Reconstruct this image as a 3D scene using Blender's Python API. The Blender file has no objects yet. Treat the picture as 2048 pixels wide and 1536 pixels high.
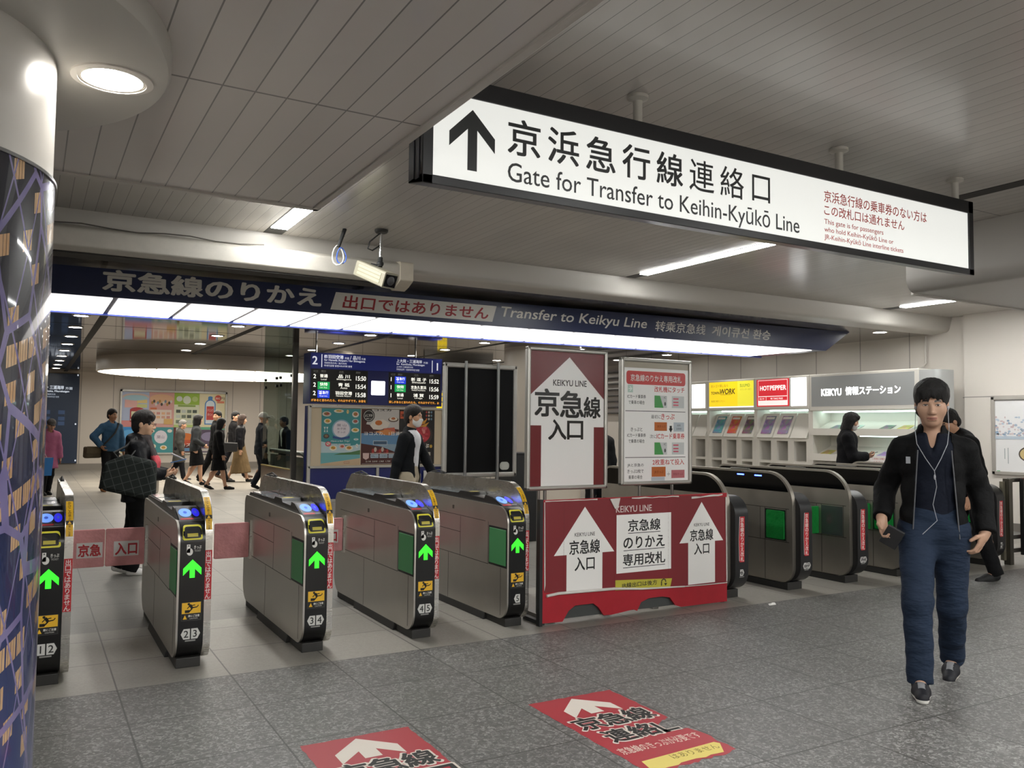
import bpy, math, random
import numpy as np
from mathutils import Vector, Matrix
random.seed(7)
S = bpy.context.scene
COL = S.collection

# ---------------------------------------------------------------- camera, world, exposure
cd = bpy.data.cameras.new('camera'); cam = bpy.data.objects.new('camera', cd); COL.objects.link(cam)
cd.sensor_width = 36; cd.lens = 1668/2048*36; cd.clip_start = .05; cd.clip_end = 200
_f = 1668.
_vy = Vector((60-1024, -(845-768), -_f)).normalized()
_vx = Vector((3930-1024, -(885-768), -_f)); _vx = (_vx-_vy*_vx.dot(_vy)).normalized()
_vz = _vx.cross(_vy)
cam.matrix_world = Matrix.Translation((0, 0, 1.48)) @ Matrix((_vx, _vy, _vz)).to_4x4()
S.camera = cam
w = bpy.data.worlds.new('world'); S.world = w; w.use_nodes = True
w.node_tree.nodes['Background'].inputs[0].default_value = (.78, .74, .70, 1)
w.node_tree.nodes['Background'].inputs[1].default_value = .3
S.view_settings.view_transform = 'Standard'; S.view_settings.look = 'None'
S.view_settings.gamma = 1; S.view_settings.exposure = 1.4
S.cycles.max_bounces = 6; S.cycles.glossy_bounces = 4; S.cycles.diffuse_bounces = 3
S.cycles.transparent_max_bounces = 8; S.cycles.sample_clamp_indirect = 4
STRIP = 27.0      # ceiling tube lamps
DOWN = 31.0       # recessed downlights
LBOX = 1.6        # luminous soffit under the blue sign

# ---------------------------------------------------------------- materials
def lin(h):
    h = h.lstrip('#'); o = []
    for i in (0, 2, 4):
        c = int(h[i:i+2], 16)/255
        o.append(c/12.92 if c <= .04045 else ((c+.055)/1.055)**2.4)
    return (*o, 1)
_M = {}
def mat(col, rough=.55, metal=0., emit=0., spec=.5, kind=None):
    key = (col, rough, metal, emit, spec, kind)
    if key in _M: return _M[key]
    m = bpy.data.materials.new('m_%s_%d' % (col.strip('#'), len(_M))); m.use_nodes = True
    nt = m.node_tree; b = nt.nodes['Principled BSDF']
    b.inputs['Base Color'].default_value = lin(col); b.inputs['Roughness'].default_value = rough
    b.inputs['Metallic'].default_value = metal; b.inputs['Specular IOR Level'].default_value = spec
    if emit:
        b.inputs['Emission Color'].default_value = lin(col); b.inputs['Emission Strength'].default_value = emit
    if kind: _KIND[kind](nt, b, lin(col))
    _M[key] = m
    return m
def N(nt, t, **k):
    n = nt.nodes.new(t)
    for a, v in k.items(): setattr(n, a, v)
    return n
def math_(nt, op, a, b=None, c=None):
    n = N(nt, 'ShaderNodeMath', operation=op)
    for i, v in enumerate((a, b, c)):
        if v is None: continue
        if hasattr(v, 'default_value'): nt.links.new(v, n.inputs[i])
        else: n.inputs[i].default_value = v
    return n.outputs[0]
def mixc(nt, f, a, b):
    n = N(nt, 'ShaderNodeMix', data_type='RGBA')
    for i, v in ((0, f), (6, a), (7, b)):
        if hasattr(v, 'default_value'): nt.links.new(v, n.inputs[i])
        else: n.inputs[i].default_value = v
    return n.outputs[2]
def pos(nt):
    g = N(nt, 'ShaderNodeNewGeometry'); s = N(nt, 'ShaderNodeSeparateXYZ'); nt.links.new(g.outputs['Position'], s.inputs[0])
    return g.outputs['Position'], s.outputs
def noise(nt, scale, detail=3, vec=None, rough=.55):
    n = N(nt, 'ShaderNodeTexNoise'); n.inputs['Scale'].default_value = scale; n.inputs['Detail'].default_value = detail
    n.inputs['Roughness'].default_value = rough
    if vec is not None: nt.links.new(vec, n.inputs['Vector'])
    return n.outputs['Fac']
def bump(nt, b, h, strength=.3, dist=.005):
    n = N(nt, 'ShaderNodeBump'); n.inputs['Strength'].default_value = strength; n.inputs['Distance'].default_value = dist
    nt.links.new(h, n.inputs['Height']); nt.links.new(n.outputs[0], b.inputs['Normal'])
def sc(c, k): return (min(c[0]*k, 1), min(c[1]*k, 1), min(c[2]*k, 1), 1)
def line_mask(nt, coord, off, step, wid):
    v = math_(nt, 'SUBTRACT', coord, off - 1000*step)
    v = math_(nt, 'MODULO', v, step)
    return math_(nt, 'LESS_THAN', v, wid)
def k_fabric(nt, b, c):
    o = N(nt, 'ShaderNodeTexCoord').outputs['Object']
    f = noise(nt, 9, 4, o); b.inputs['Specular IOR Level'].default_value = .15
    nt.links.new(mixc(nt, f, sc(c, .75), sc(c, 1.25)), b.inputs['Base Color'])
    bump(nt, b, noise(nt, 14, 3, o), .5, .02)
def k_denim(nt, b, c):
    o = N(nt, 'ShaderNodeTexCoord').outputs['Object']; b.inputs['Specular IOR Level'].default_value = .15
    f = noise(nt, 5, 5, o, .7); g = noise(nt, 260, 1, o)
    f = math_(nt, 'ADD', math_(nt, 'MULTIPLY', f, .8), math_(nt, 'MULTIPLY', g, .25))
    nt.links.new(mixc(nt, f, sc(c, .55), sc(c, 1.6)), b.inputs['Base Color'])
    mp = N(nt, 'ShaderNodeMapping'); nt.links.new(o, mp.inputs[0]); mp.inputs['Scale'].default_value = (6, 6, 16)
    bump(nt, b, noise(nt, 1, 3, mp.outputs[0]), .8, .03)
def k_plaid(nt, b, c):
    p, s = pos(nt)
    a = line_mask(nt, math_(nt, 'ADD', s[0], math_(nt, 'MULTIPLY', s[2], .3)), 0, .075, .007)
    d = line_mask(nt, math_(nt, 'SUBTRACT', s[2], math_(nt, 'MULTIPLY', s[0], .3)), 0, .075, .007)
    f = math_(nt, 'MAXIMUM', a, d)
    nt.links.new(mixc(nt, math_(nt, 'MULTIPLY', f, .4), c, (.10, .11, .105, 1)), b.inputs['Base Color'])
def k_steel(nt, b, c):
    o = N(nt, 'ShaderNodeTexCoord').outputs['Object']
    mp = N(nt, 'ShaderNodeMapping'); nt.links.new(o, mp.inputs[0]); mp.inputs['Scale'].default_value = (2, 2, 160)
    f = noise(nt, 3, 2, mp.outputs[0]); g = noise(nt, 5, 5, o)
    r = math_(nt, 'ADD', math_(nt, 'MULTIPLY', f, .08), math_(nt, 'MULTIPLY', g, .22))
    nt.links.new(math_(nt, 'ADD', r, b.inputs['Roughness'].default_value-.12), b.inputs['Roughness'])
    nt.links.new(mixc(nt, g, sc(c, .88), sc(c, 1.08)), b.inputs['Base Color'])
def k_granite(nt, b, c):
    p, s = pos(nt)
    v = N(nt, 'ShaderNodeTexVoronoi'); v.inputs['Scale'].default_value = 84
    wv_ = N(nt, 'ShaderNodeTexNoise'); wv_.inputs['Scale'].default_value = 40; nt.links.new(p, wv_.inputs['Vector']); va = N(nt, 'ShaderNodeVectorMath', operation='MULTIPLY_ADD'); nt.links.new(wv_.outputs['Color'], va.inputs[0]); va.inputs[1].default_value = (.05, .05, .05); nt.links.new(p, va.inputs[2]); nt.links.new(va.outputs[0], v.inputs['Vector'])
    sp = N(nt, 'ShaderNodeSeparateColor'); nt.links.new(v.outputs['Color'], sp.inputs[0])
    n1 = noise(nt, 95, 4, p, .7); n2 = noise(nt, 1.1, 3, p)
    chip = math_(nt, 'POWER', sp.outputs[0], 3.2)
    val = math_(nt, 'ADD', math_(nt, 'MULTIPLY', chip, .95), math_(nt, 'MULTIPLY', n1, .42))
    dark = mixc(nt, val, (.019, .0185, .018, 1), (.33, .325, .31, 1))
    warm = mixc(nt, math_(nt, 'MULTIPLY', noise(nt, 1.7, 2, p), .6), dark, (.10, .082, .075, 1))
    dark = mixc(nt, .35, dark, warm)
    lv = math_(nt, 'ADD', math_(nt, 'MULTIPLY', sp.outputs[1], .3), math_(nt, 'MULTIPLY', n1, .7))
    light = mixc(nt, lv, (.21, .195, .165, 1), (.40, .375, .33, 1))
    grey = mixc(nt, lv, (.12, .115, .10, 1), (.24, .23, .21, 1))
    pale = mixc(nt, lv, (.40, .36, .30, 1), (.53, .48, .41, 1))
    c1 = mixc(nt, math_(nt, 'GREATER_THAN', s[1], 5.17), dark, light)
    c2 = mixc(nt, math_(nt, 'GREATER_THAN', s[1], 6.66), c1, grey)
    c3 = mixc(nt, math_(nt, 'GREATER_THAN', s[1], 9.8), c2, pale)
    tv = N(nt, 'ShaderNodeCombineXYZ'); nt.links.new(math_(nt, 'FLOOR', math_(nt, 'DIVIDE', math_(nt, 'SUBTRACT', s[0], .471), .61)), tv.inputs[0]); nt.links.new(math_(nt, 'FLOOR', math_(nt, 'DIVIDE', math_(nt, 'SUBTRACT', s[1], 5.17), .61)), tv.inputs[1])
    tw = N(nt, 'ShaderNodeTexWhiteNoise', noise_dimensions='2D'); nt.links.new(tv.outputs[0], tw.inputs['Vector'])
    c3 = mixc(nt, math_(nt, 'MULTIPLY', tw.outputs[0], .22), c3, (.05, .048, .045, 1))
    # wear: dirt with its own outline round the gate feet, faint large blotches
    c4 = mixc(nt, math_(nt, 'MULTIPLY', n2, .35), c3, sc((.12, .115, .11, 1), 1))
    lx = line_mask(nt, s[0], .4665, .61, .009); ly = line_mask(nt, s[1], 5.1655, .61, .009)
    seam = math_(nt, 'MULTIPLY', math_(nt, 'MAXIMUM', lx, ly), .85)
    nt.links.new(mixc(nt, seam, c4, (.03, .028, .026, 1)), b.inputs['Base Color'])
    far = math_(nt, 'GREATER_THAN', s[1], 5.17)
    nt.links.new(math_(nt, 'ADD', math_(nt, 'MULTIPLY', n1, .2), math_(nt, 'SUBTRACT', .36, math_(nt, 'MULTIPLY', far, .08))), b.inputs['Roughness'])
def k_slats(step, off, wid, axis=0, cross=None):
    def k(nt, b, c):
        p, s = pos(nt)
        g = line_mask(nt, s[axis], off, step, wid)
        if cross: g = math_(nt, 'MAXIMUM', g, line_mask(nt, s[1-axis], cross[0], cross[1], cross[2]))
        cell = math_(nt, 'FLOOR', math_(nt, 'DIVIDE', math_(nt, 'SUBTRACT', s[axis], off), step))
        wn = N(nt, 'ShaderNodeTexWhiteNoise', noise_dimensions='1D'); nt.links.new(cell, wn.inputs['W'])
        base = mixc(nt, wn.outputs[0], sc(c, .95), sc(c, 1.05))
        base = mixc(nt, math_(nt, 'MULTIPLY', noise(nt, .9, 4, p), .25), base, sc(c, .7))
        nt.links.new(mixc(nt, math_(nt, 'MULTIPLY', g, .75), base, sc(c, .12)), b.inputs['Base Color'])
        # each strip is slightly dished, and the whole run sags a little
        ph = math_(nt, 'FRACT', math_(nt, 'DIVIDE', math_(nt, 'SUBTRACT', s[axis], off), step))
        bow = math_(nt, 'MULTIPLY', math_(nt, 'MULTIPLY', ph, math_(nt, 'SUBTRACT', 1, ph)), .5)
        h = math_(nt, 'ADD', bow, math_(nt, 'MULTIPLY', noise(nt, 1.6, 2, p), 1.5))
        bump(nt, b, h, .45, .014); b.inputs['Coat Weight'].default_value = .35; b.inputs['Coat Roughness'].default_value = .16
    return k
def k_panels(nt, b, c):       # wall cladding with vertical joints
    p, s = pos(nt)
    g = line_mask(nt, s[0], 2.29, .93, .02)
    nt.links.new(mixc(nt, math_(nt, 'MULTIPLY', g, .6), mixc(nt, noise(nt, .6, 3, p), sc(c, .93), sc(c, 1.05)), sc(c, .15)), b.inputs['Base Color'])
def k_panels_y(nt, b, c):
    p, s = pos(nt)
    g = line_mask(nt, s[1], 8.92, .98, .018); g = math_(nt, 'MULTIPLY', g, math_(nt, 'GREATER_THAN', s[1], 8.0))
    h = math_(nt, 'LESS_THAN', math_(nt, 'ABSOLUTE', math_(nt, 'SUBTRACT', s[2], 2.035)), .008)
    g = math_(nt, 'MAXIMUM', g, math_(nt, 'MULTIPLY', h, math_(nt, 'LESS_THAN', s[1], 8.0)))
    nt.links.new(mixc(nt, math_(nt, 'MULTIPLY', g, .6), mixc(nt, noise(nt, .6, 3, p), sc(c, .95), sc(c, 1.04)), sc(c, .15)), b.inputs['Base Color'])
def k_rough(nt, b, c):        # scuffed painted board
    o = N(nt, 'ShaderNodeTexCoord').outputs['Object']
    f = noise(nt, 6, 6, o, .75)
    nt.links.new(mixc(nt, f, sc(c, .8), sc(c, 1.15)), b.inputs['Base Color'])
def k_night(nt, b, c):        # printed wrap: lit windows behind a violet lattice
    o = N(nt, 'ShaderNodeTexCoord').outputs['Object']; s = N(nt, 'ShaderNodeSeparateXYZ'); nt.links.new(o, s.inputs[0])
    ang = math_(nt, 'MULTIPLY', math_(nt, 'ARCTAN2', s.outputs[1], s.outputs[0]), .6); z = s.outputs[2]
    zt = math_(nt, 'ADD', z, math_(nt, 'MULTIPLY', ang, -.35))
    row = math_(nt, 'FLOOR', math_(nt, 'DIVIDE', zt, .115)); fr = math_(nt, 'FRACT', math_(nt, 'DIVIDE', zt, .115))
    col = math_(nt, 'FLOOR', math_(nt, 'DIVIDE', ang, .055)); fc = math_(nt, 'FRACT', math_(nt, 'DIVIDE', ang, .055))
    cv = N(nt, 'ShaderNodeCombineXYZ'); nt.links.new(row, cv.inputs[0]); nt.links.new(col, cv.inputs[1])
    wn = N(nt, 'ShaderNodeTexWhiteNoise', noise_dimensions='2D'); nt.links.new(cv.outputs[0], wn.inputs['Vector'])
    win = math_(nt, 'MULTIPLY', math_(nt, 'GREATER_THAN', fr, .42), math_(nt, 'GREATER_THAN', fc, .14))
    win = math_(nt, 'MULTIPLY', win, math_(nt, 'GREATER_THAN', wn.outputs[0], .60))
    mul = math_(nt, 'GREATER_THAN', math_(nt, 'FRACT', math_(nt, 'DIVIDE', ang, .0137)), .14); win = math_(nt, 'MULTIPLY', win, mul)
    hue = mixc(nt, math_(nt, 'MULTIPLY', noise(nt, 18, 3, o), wn.outputs[0]), (.40, .20, .08, 1), (.62, .46, .28, 1))
    low = N(nt, 'ShaderNodeMapRange'); low.inputs[1].default_value = 1.7; low.inputs[2].default_value = .2; nt.links.new(z, low.inputs[0])
    base = mixc(nt, low.outputs[0], (.010, .010, .018, 1), (.025, .045, .16, 1))
    base = mixc(nt, win, base, hue)
    vs = N(nt, 'ShaderNodeCombineXYZ'); nt.links.new(math_(nt, 'MULTIPLY', ang, 1.9), vs.inputs[0]); nt.links.new(z, vs.inputs[2])
    def lattice(scale, wid):
        v = N(nt, 'ShaderNodeTexVoronoi', feature='DISTANCE_TO_EDGE'); v.inputs['Scale'].default_value = scale
        nt.links.new(vs.outputs[0], v.inputs['Vector'])
        return math_(nt, 'LESS_THAN', v.outputs['Distance'], wid)
    f1 = lattice(2.6, .032)
    zz = math_(nt, 'MODULO', math_(nt, 'ADD', math_(nt, 'MULTIPLY', ang, 2.6), math_(nt, 'ADD', z, 50)), .42)
    f2 = math_(nt, 'LESS_THAN', zz, .022)
    zy = math_(nt, 'MODULO', math_(nt, 'SUBTRACT', math_(nt, 'ADD', z, 50), math_(nt, 'MULTIPLY', ang, 3.4)), .5)
    f3 = math_(nt, 'LESS_THAN', zy, .02)
    f = math_(nt, 'MAXIMUM', f1, math_(nt, 'MAXIMUM', f2, f3))
    vio = mixc(nt, noise(nt, 7, 2, o), (.075, .065, .19, 1), (.27, .23, .40, 1))
    nt.links.new(mixc(nt, f, base, vio), b.inputs['Base Color'])
    b.inputs['Coat Weight'].default_value = .6; b.inputs['Coat Roughness'].default_value = .04
def k_mirror(nt, b, c):
    p, s = pos(nt)
    g = line_mask(nt, s[0], .885, 2.3, .05); h = line_mask(nt, s[1], 12.0, 1.75, .012)
    g = math_(nt, 'MAXIMUM', g, math_(nt, 'MULTIPLY', h, .5))
    nt.links.new(mixc(nt, g, c, (.004, .004, .004, 1)), b.inputs['Base Color'])
    bump(nt, b, noise(nt, .5, 1, p), .05, .02)
def k_glass(nt, b, c):
    out = nt.nodes['Material Output']; tr = N(nt, 'ShaderNodeBsdfTransparent'); tr.inputs[0].default_value = c
    gl = N(nt, 'ShaderNodeBsdfGlossy'); gl.inputs['Roughness'].default_value = .02; gl.inputs[0].default_value = (.8, .8, .8, 1)
    lw = N(nt, 'ShaderNodeLayerWeight'); lw.inputs[0].default_value = .5
    fr = N(nt, 'ShaderNodeMath', operation='MULTIPLY_ADD'); nt.links.new(math_(nt, 'POWER', lw.outputs['Facing'], 4), fr.inputs[0]); fr.inputs[1].default_value = .35; fr.inputs[2].default_value = .03
    mx = N(nt, 'ShaderNodeMixShader'); nt.links.new(fr.outputs[0], mx.inputs[0]); nt.links.new(tr.outputs[0], mx.inputs[1]); nt.links.new(gl.outputs[0], mx.inputs[2])
    nt.links.new(mx.outputs[0], out.inputs['Surface'])
def k_sticker(nt, b, c):      # floor decal, worn through along its edges
    p, s = pos(nt)
    f = noise(nt, 26, 5, p, .8)
    nt.links.new(mixc(nt, math_(nt, 'GREATER_THAN', f, .715), c, (.60, .57, .54, 1)), b.inputs['Base Color'])
def k_hair(nt, b, c):
    o = N(nt, 'ShaderNodeTexCoord').outputs['Object']
    mp = N(nt, 'ShaderNodeMapping'); nt.links.new(o, mp.inputs[0]); mp.inputs['Scale'].default_value = (130, 130, 22)
    f = noise(nt, 1, 4, mp.outputs[0], .7); nt.links.new(mixc(nt, f, sc(c, .4), sc(c, 1.7)), b.inputs['Base Color']); bump(nt, b, f, .9, .012)
def k_photo(nt, b, c):        # blotchy printed picture
    o = N(nt, 'ShaderNodeTexCoord').outputs['Object']
    v = N(nt, 'ShaderNodeTexVoronoi'); v.inputs['Scale'].default_value = 14; nt.links.new(o, v.inputs['Vector'])
    n = noise(nt, 6, 4, o)
    nt.links.new(mixc(nt, math_(nt, 'MULTIPLY', n, .9), sc(c, .55), mixc(nt, .35, sc(c, 1.5), v.outputs['Color'])), b.inputs['Base Color'])
_KIND = dict(fabric=k_fabric, denim=k_denim, plaid=k_plaid, steel=k_steel, granite=k_granite, panels=k_panels, panels_y=k_panels_y,
    rough=k_rough, night=k_night, mirror=k_mirror, glass=k_glass, sticker=k_sticker, photo=k_photo, hair=k_hair,
    low=k_slats(.125, .476, .006, 0, (3.32, 1.61, .014)), up=k_slats(.1, .03, .004, 0, (4.06, 4.9, .012)), soff=k_slats(.62, .3, .008, 0))

# ---------------------------------------------------------------- mesh helpers
def wloc(p):
    v = Vector((0, 0, 0))
    while p: v += Vector(p.location); p = p.parent
    return v
def link(name, me, parent=None, loc=(0, 0, 0)):
    o = bpy.data.objects.new(name, me); COL.objects.link(o); o.location = loc
    if parent: o.parent = parent
    return o
def tag(o, label=None, cat=None, group=None, kind=None):
    for k, v in (('label', label), ('category', cat), ('group', group), ('kind', kind)):
        if v: o[k] = v
    return o
def thing(name, label, cat, loc=(0, 0, 0), group=None, rz=0):
    o = link(name, None, None, loc); o.rotation_euler.z = rz; o.empty_display_size = .1
    return tag(o, label, cat, group)
class MB:
    def __init__(s): s.v = []; s.f = []; s.m = []; s.cur = 0; s.mats = []
    def use(s, m):
        if m not in s.mats: s.mats.append(m)
        s.cur = s.mats.index(m); return s
    def add(s, vs, fs):
        n = len(s.v); s.v += [tuple(v) for v in vs]; s.f += [tuple(i+n for i in f) for f in fs]; s.m += [s.cur]*len(fs); return s
    def box(s, x0, x1, y0, y1, z0, z1):
        return s.add([(x, y, z) for z in (z0, z1) for y in (y0, y1) for x in (x0, x1)],
            [(0, 2, 3, 1), (4, 5, 7, 6), (0, 1, 5, 4), (2, 6, 7, 3), (0, 4, 6, 2), (1, 3, 7, 5)])
    def prism(s, pts, ax, lo, hi):          # pts: outline in the two other axes (in x,y,z order)
        n = len(pts)
        def P(a, b, c): return {0: (c, a, b), 1: (a, c, b), 2: (a, b, c)}[ax]
        vs = [P(a, b, lo) for a, b in pts] + [P(a, b, hi) for a, b in pts]
        area = sum(pts[i][0]*pts[(i+1) % n][1]-pts[(i+1) % n][0]*pts[i][1] for i in range(n))
        flip = (area > 0) == (ax != 1)
        fs = [(i, (i+1) % n, n+(i+1) % n, n+i) for i in range(n)] + [tuple(range(n-1, -1, -1)), tuple(range(n, 2*n))]
        if not flip: fs = [tuple(reversed(f)) for f in fs]
        return s.add(vs, fs)
    def tube(s, path, r, n=8, cap=True, r1=None):
        P = [Vector(p) for p in path]; k = len(P); vs = []; up = None
        for i, p in enumerate(P):
            t = (P[min(i+1, k-1)]-P[max(i-1, 0)]).normalized()
            if up is None:
                up = Vector((0, 0, 1)) if abs(t.z) < .9 else Vector((1, 0, 0))
            a = t.cross(up).normalized(); up = a.cross(t).normalized()
            rr = r if r1 is None else r+(r1-r)*i/(k-1)
            vs += [p+(a*math.cos(2*math.pi*j/n)+up*math.sin(2*math.pi*j/n))*rr for j in range(n)]
        fs = [(i*n+j, i*n+(j+1) % n, (i+1)*n+(j+1) % n, (i+1)*n+j) for i in range(k-1) for j in range(n)]
        if cap: fs += [tuple(range(n-1, -1, -1)), tuple((k-1)*n+j for j in range(n))]
        return s.add(vs, fs)
    def lathe(s, prof, c=(0, 0, 0), n=32, sx=1, sy=1):   # prof: (r, z) list, outside going up
        k = len(prof); vs = [(c[0]+r*sx*math.cos(2*math.pi*j/n), c[1]+r*sy*math.sin(2*math.pi*j/n), c[2]+z) for r, z in prof for j in range(n)]
        fs = [(i*n+j, i*n+(j+1) % n, (i+1)*n+(j+1) % n, (i+1)*n+j) for i in range(k-1) for j in range(n)]
        return s.add(vs, fs)
    def ell(s, c, r, n=12, m=8):
        return s.lathe([(max(math.sin(math.pi*i/m), 1e-4), -math.cos(math.pi*i/m)*r[2]) for i in range(m+1)], c, n, r[0], r[1])
    def build(s, name, m=None, parent=None, world=True, smooth=False, bevel=0):
        if m is not None: s.mats = [m]; s.m = [0]*len(s.f)
        off = wloc(parent) if (world and parent) else Vector((0, 0, 0))
        me = bpy.data.meshes.new(name)
        me.from_pydata([Vector(v)-off for v in s.v], [], s.f)
        for x in s.mats: me.materials.append(x)
        me.polygons.foreach_set('material_index', s.m); me.update()
        if smooth:
            me.shade_smooth(); me.set_sharp_from_angle(angle=math.radians(40))
        o = link(name, me, parent)
        if bevel:
            b = o.modifiers.new('bevel', 'BEVEL'); b.width = bevel; b.segments = 2; b.limit_method = 'ANGLE'; b.harden_normals = False
        return o
def box(name, m, parent, *b, bevel=0, world=True): return MB().box(*b).build(name, m, parent, world, False, bevel)
def rpoly(pts, seg=7):                      # pts: (x, y, radius) -> outline with rounded corners
    out = []; n = len(pts)
    for i in range(n):
        p = Vector(pts[i][:2]); r = pts[i][2]; a = Vector(pts[i-1][:2])-p; b = Vector(pts[(i+1) % n][:2])-p
        if r <= 0: out.append(tuple(p)); continue
        a.normalize(); b.normalize(); th = a.angle(b); d = r/math.tan(th/2); c = p+(a+b).normalized()*(r/math.sin(th/2))
        u = p+a*d-c; v = p+b*d-c
        a0 = math.atan2(u.y, u.x); da = math.atan2(v.y, v.x)-a0
        while da > math.pi: da -= 2*math.pi
        while da < -math.pi: da += 2*math.pi
        for k in range(seg+1): out.append((c.x+r*math.cos(a0+da*k/seg), c.y+r*math.sin(a0+da*k/seg)))
    return out
# ---------------------------------------------------------------- printed faces and lettering
_T = {}
def text_mesh(t, shear=0.):
    key = (t, shear)
    if key not in _T:
        c = bpy.data.curves.new('t', 'FONT'); c.body = t; c.shear = shear; c.resolution_u = 3; c.fill_mode = 'BOTH'
        c.dimensions = '2D'; o = bpy.data.objects.new('t', c); COL.objects.link(o)
        dg = bpy.context.evaluated_depsgraph_get(); e = o.evaluated_get(dg); m = e.to_mesh()
        vs = np.array([v.co[:2] for v in m.vertices]) if len(m.vertices) else np.zeros((1, 2))
        fs = [tuple(p.vertices) for p in m.polygons]
        e.to_mesh_clear(); bpy.data.objects.remove(o); bpy.data.curves.remove(c)
        lo = vs.min(0); hi = vs.max(0)
        _T[key] = ((vs-lo)/np.maximum(hi-lo, 1e-6), fs, hi-lo)
    return _T[key]
class Art:
    """flat print on a surface: o = lower-left corner, ux / uy = unit axes; every layer sits a hair above the one below"""
    def __init__(s, o, ux=(1, 0, 0), uy=(0, 0, 1), step=.0008, fn=None):
        s.o = Vector(o); s.ux = Vector(ux); s.uy = Vector(uy); s.n = s.ux.cross(s.uy); s.mb = MB(); s.st = step; s.fn = fn
        s.rough = .45; s.emit = 0; s.kind = None
    def P(s, x, y, l):
        if s.fn: return s.fn(x, y, l*s.st)
        return s.o+s.ux*x+s.uy*y+s.n*(l*s.st)
    def M(s, c, emit=None):
        if not isinstance(c, str): return c
        e = s.emit if emit is None else emit
        return mat(c, s.rough, 0., e, .5, s.kind)
    def poly(s, pts, c, l=1, emit=None):
        a = sum(pts[i-1][0]*pts[i][1]-pts[i][0]*pts[i-1][1] for i in range(len(pts)))
        if a < 0: pts = pts[::-1]
        s.mb.use(s.M(c, emit)).add([s.P(x, y, l) for x, y in pts], [tuple(range(len(pts)))]); return s
    def rect(s, x, y, w, h, c, l=1, r=0, emit=None):
        if s.fn and h > .015 and not r:
            n = int(h/.012)+1
            for k in range(n): s.poly([(x, y+h*k/n), (x+w, y+h*k/n), (x+w, y+h*(k+1)/n), (x, y+h*(k+1)/n)], c, l, emit)
            return s
        if r: return s.poly(rpoly([(x, y, r), (x+w, y, r), (x+w, y+h, r), (x, y+h, r)], 4), c, l, emit)
        return s.poly([(x, y), (x+w, y), (x+w, y+h), (x, y+h)], c, l, emit)
    def ell(s, x, y, a, b, c, l=1, n=20, emit=None):
        return s.poly([(x+a*math.cos(2*math.pi*i/n), y+b*math.sin(2*math.pi*i/n)) for i in range(n)], c, l, emit)
    def arrow(s, x, y, w, h, t, c, l=1, rot=0, emit=None):     # line arrow like a direction sign: width w, height h, stroke t, centre x, y
        k = t*1.05; hw = w/2; a = hw
        p = [(0, h/2), (hw, h/2-a), (hw, h/2-a-1.4*t), (t/2, h/2-1.4*t-t/2+0), (t/2, -h/2), (-t/2, -h/2), (-t/2, h/2-1.4*t-t/2), (-hw, h/2-a-1.4*t), (-hw, h/2-a)]
        cs, sn = math.cos(rot), math.sin(rot)
        return s.poly([(x+u*cs-v*sn, y+u*sn+v*cs) for u, v in p], c, l, emit)
    def text(s, t, x, y, w, h, c, l=2, bold=0., shear=0., emit=None):   # fitted into the box x, y, w, h; w or h 0 keeps proportion
        vs, fs, sz = text_mesh(t, shear)
        if not w: w = h*sz[0]/sz[1]
        if not h: h = w*sz[1]/sz[0]
        bx_, by_ = bold*w/max(sz[0], .1), bold*h/max(sz[1], .1); k = 0 if not bold else 4 if bold < .03 else 8
        for i in range(max(k, 1)):
            dx, dy = (bx_*math.cos(2*math.pi*(i+.5)/k), by_*math.sin(2*math.pi*(i+.5)/k)) if k else (0, 0)
            s.mb.use(s.M(c, emit)).add([s.P(x+dx+u*w, y+dy+v*h, l+.04*i) for u, v in vs], fs)
        return s
    def ctext(s, t, cx, y, w, h, c, l=2, bold=0., shear=0., emit=None):
        vs, fs, sz = text_mesh(t, shear)
        if not w: w = h*sz[0]/sz[1]
        return s.text(t, cx-w/2, y, w, h, c, l, bold, shear, emit)
    def vtext(s, t, cx, ytop, cw, ch, c, l=2, bold=0., emit=None):      # one character under the other
        for i, k in enumerate(t):
            if k == ' ': continue
            vs, fs, sz = text_mesh(k)
            q = min(cw*.9/max(sz[0], .6), ch*.92/max(sz[1], .6)); ww, hh = sz[0]*q, sz[1]*q
            s.text(k, cx-ww/2, ytop-(i+.5)*ch-hh/2, ww, hh, c, l, bold, emit=emit)
        return s
    def build(s, name, parent, world=True): return s.mb.build(name, None, parent, world)
def ordinal(i): return ['first', 'second', 'third', 'fourth', 'fifth', 'sixth', 'seventh', 'eighth', 'ninth', 'tenth', 'eleventh', 'twelfth'][i]
STEEL = mat('#c3bfb8', .32, .96, 0, .5, 'steel'); STEEL2 = mat('#cfccc6', .24, .96, 0, .5, 'steel'); ALU = mat('#b4b2ac', .38, .85)
BLACK = mat('#0d0d0e', .28); MATTE = mat('#131313', .6); RUBBER = mat('#232220', .55); CHROME = mat('#d8d8d6', .14, 1.)

# ================================================================ the setting
def struct(name, mb, m, **k): return tag(mb.build(name, m, **k), kind='structure')
X0, XR, YB, ZU, ZL, ZB = -7.0, 13.0, 29.7, 3.35, 2.80, 3.10
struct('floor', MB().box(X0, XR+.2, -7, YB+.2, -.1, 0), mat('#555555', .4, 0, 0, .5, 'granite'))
UPM = mat('#c4bfb8', .38, .05, 0, .5, 'up'); LOWM = mat('#c9c3bd', .45, 0., 0, .5, 'low'); BEAM = mat('#bdb9b2', .33, .2)
struct('ceiling_upper', MB().box(X0, XR+.2, -7, 8.2, ZU, ZU+.1), UPM)
mb = MB().box(X0, 1.44, -7, 4.93, ZL, ZU-.002)
struct('ceiling_lower', mb, LOWM)
mb = MB(); mb.box(1.44, 1.48, -7, 4.97, ZL-.012, ZL+.05); mb.box(X0, 1.48, 4.93, 4.97, ZL-.012, ZL+.05)
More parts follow.
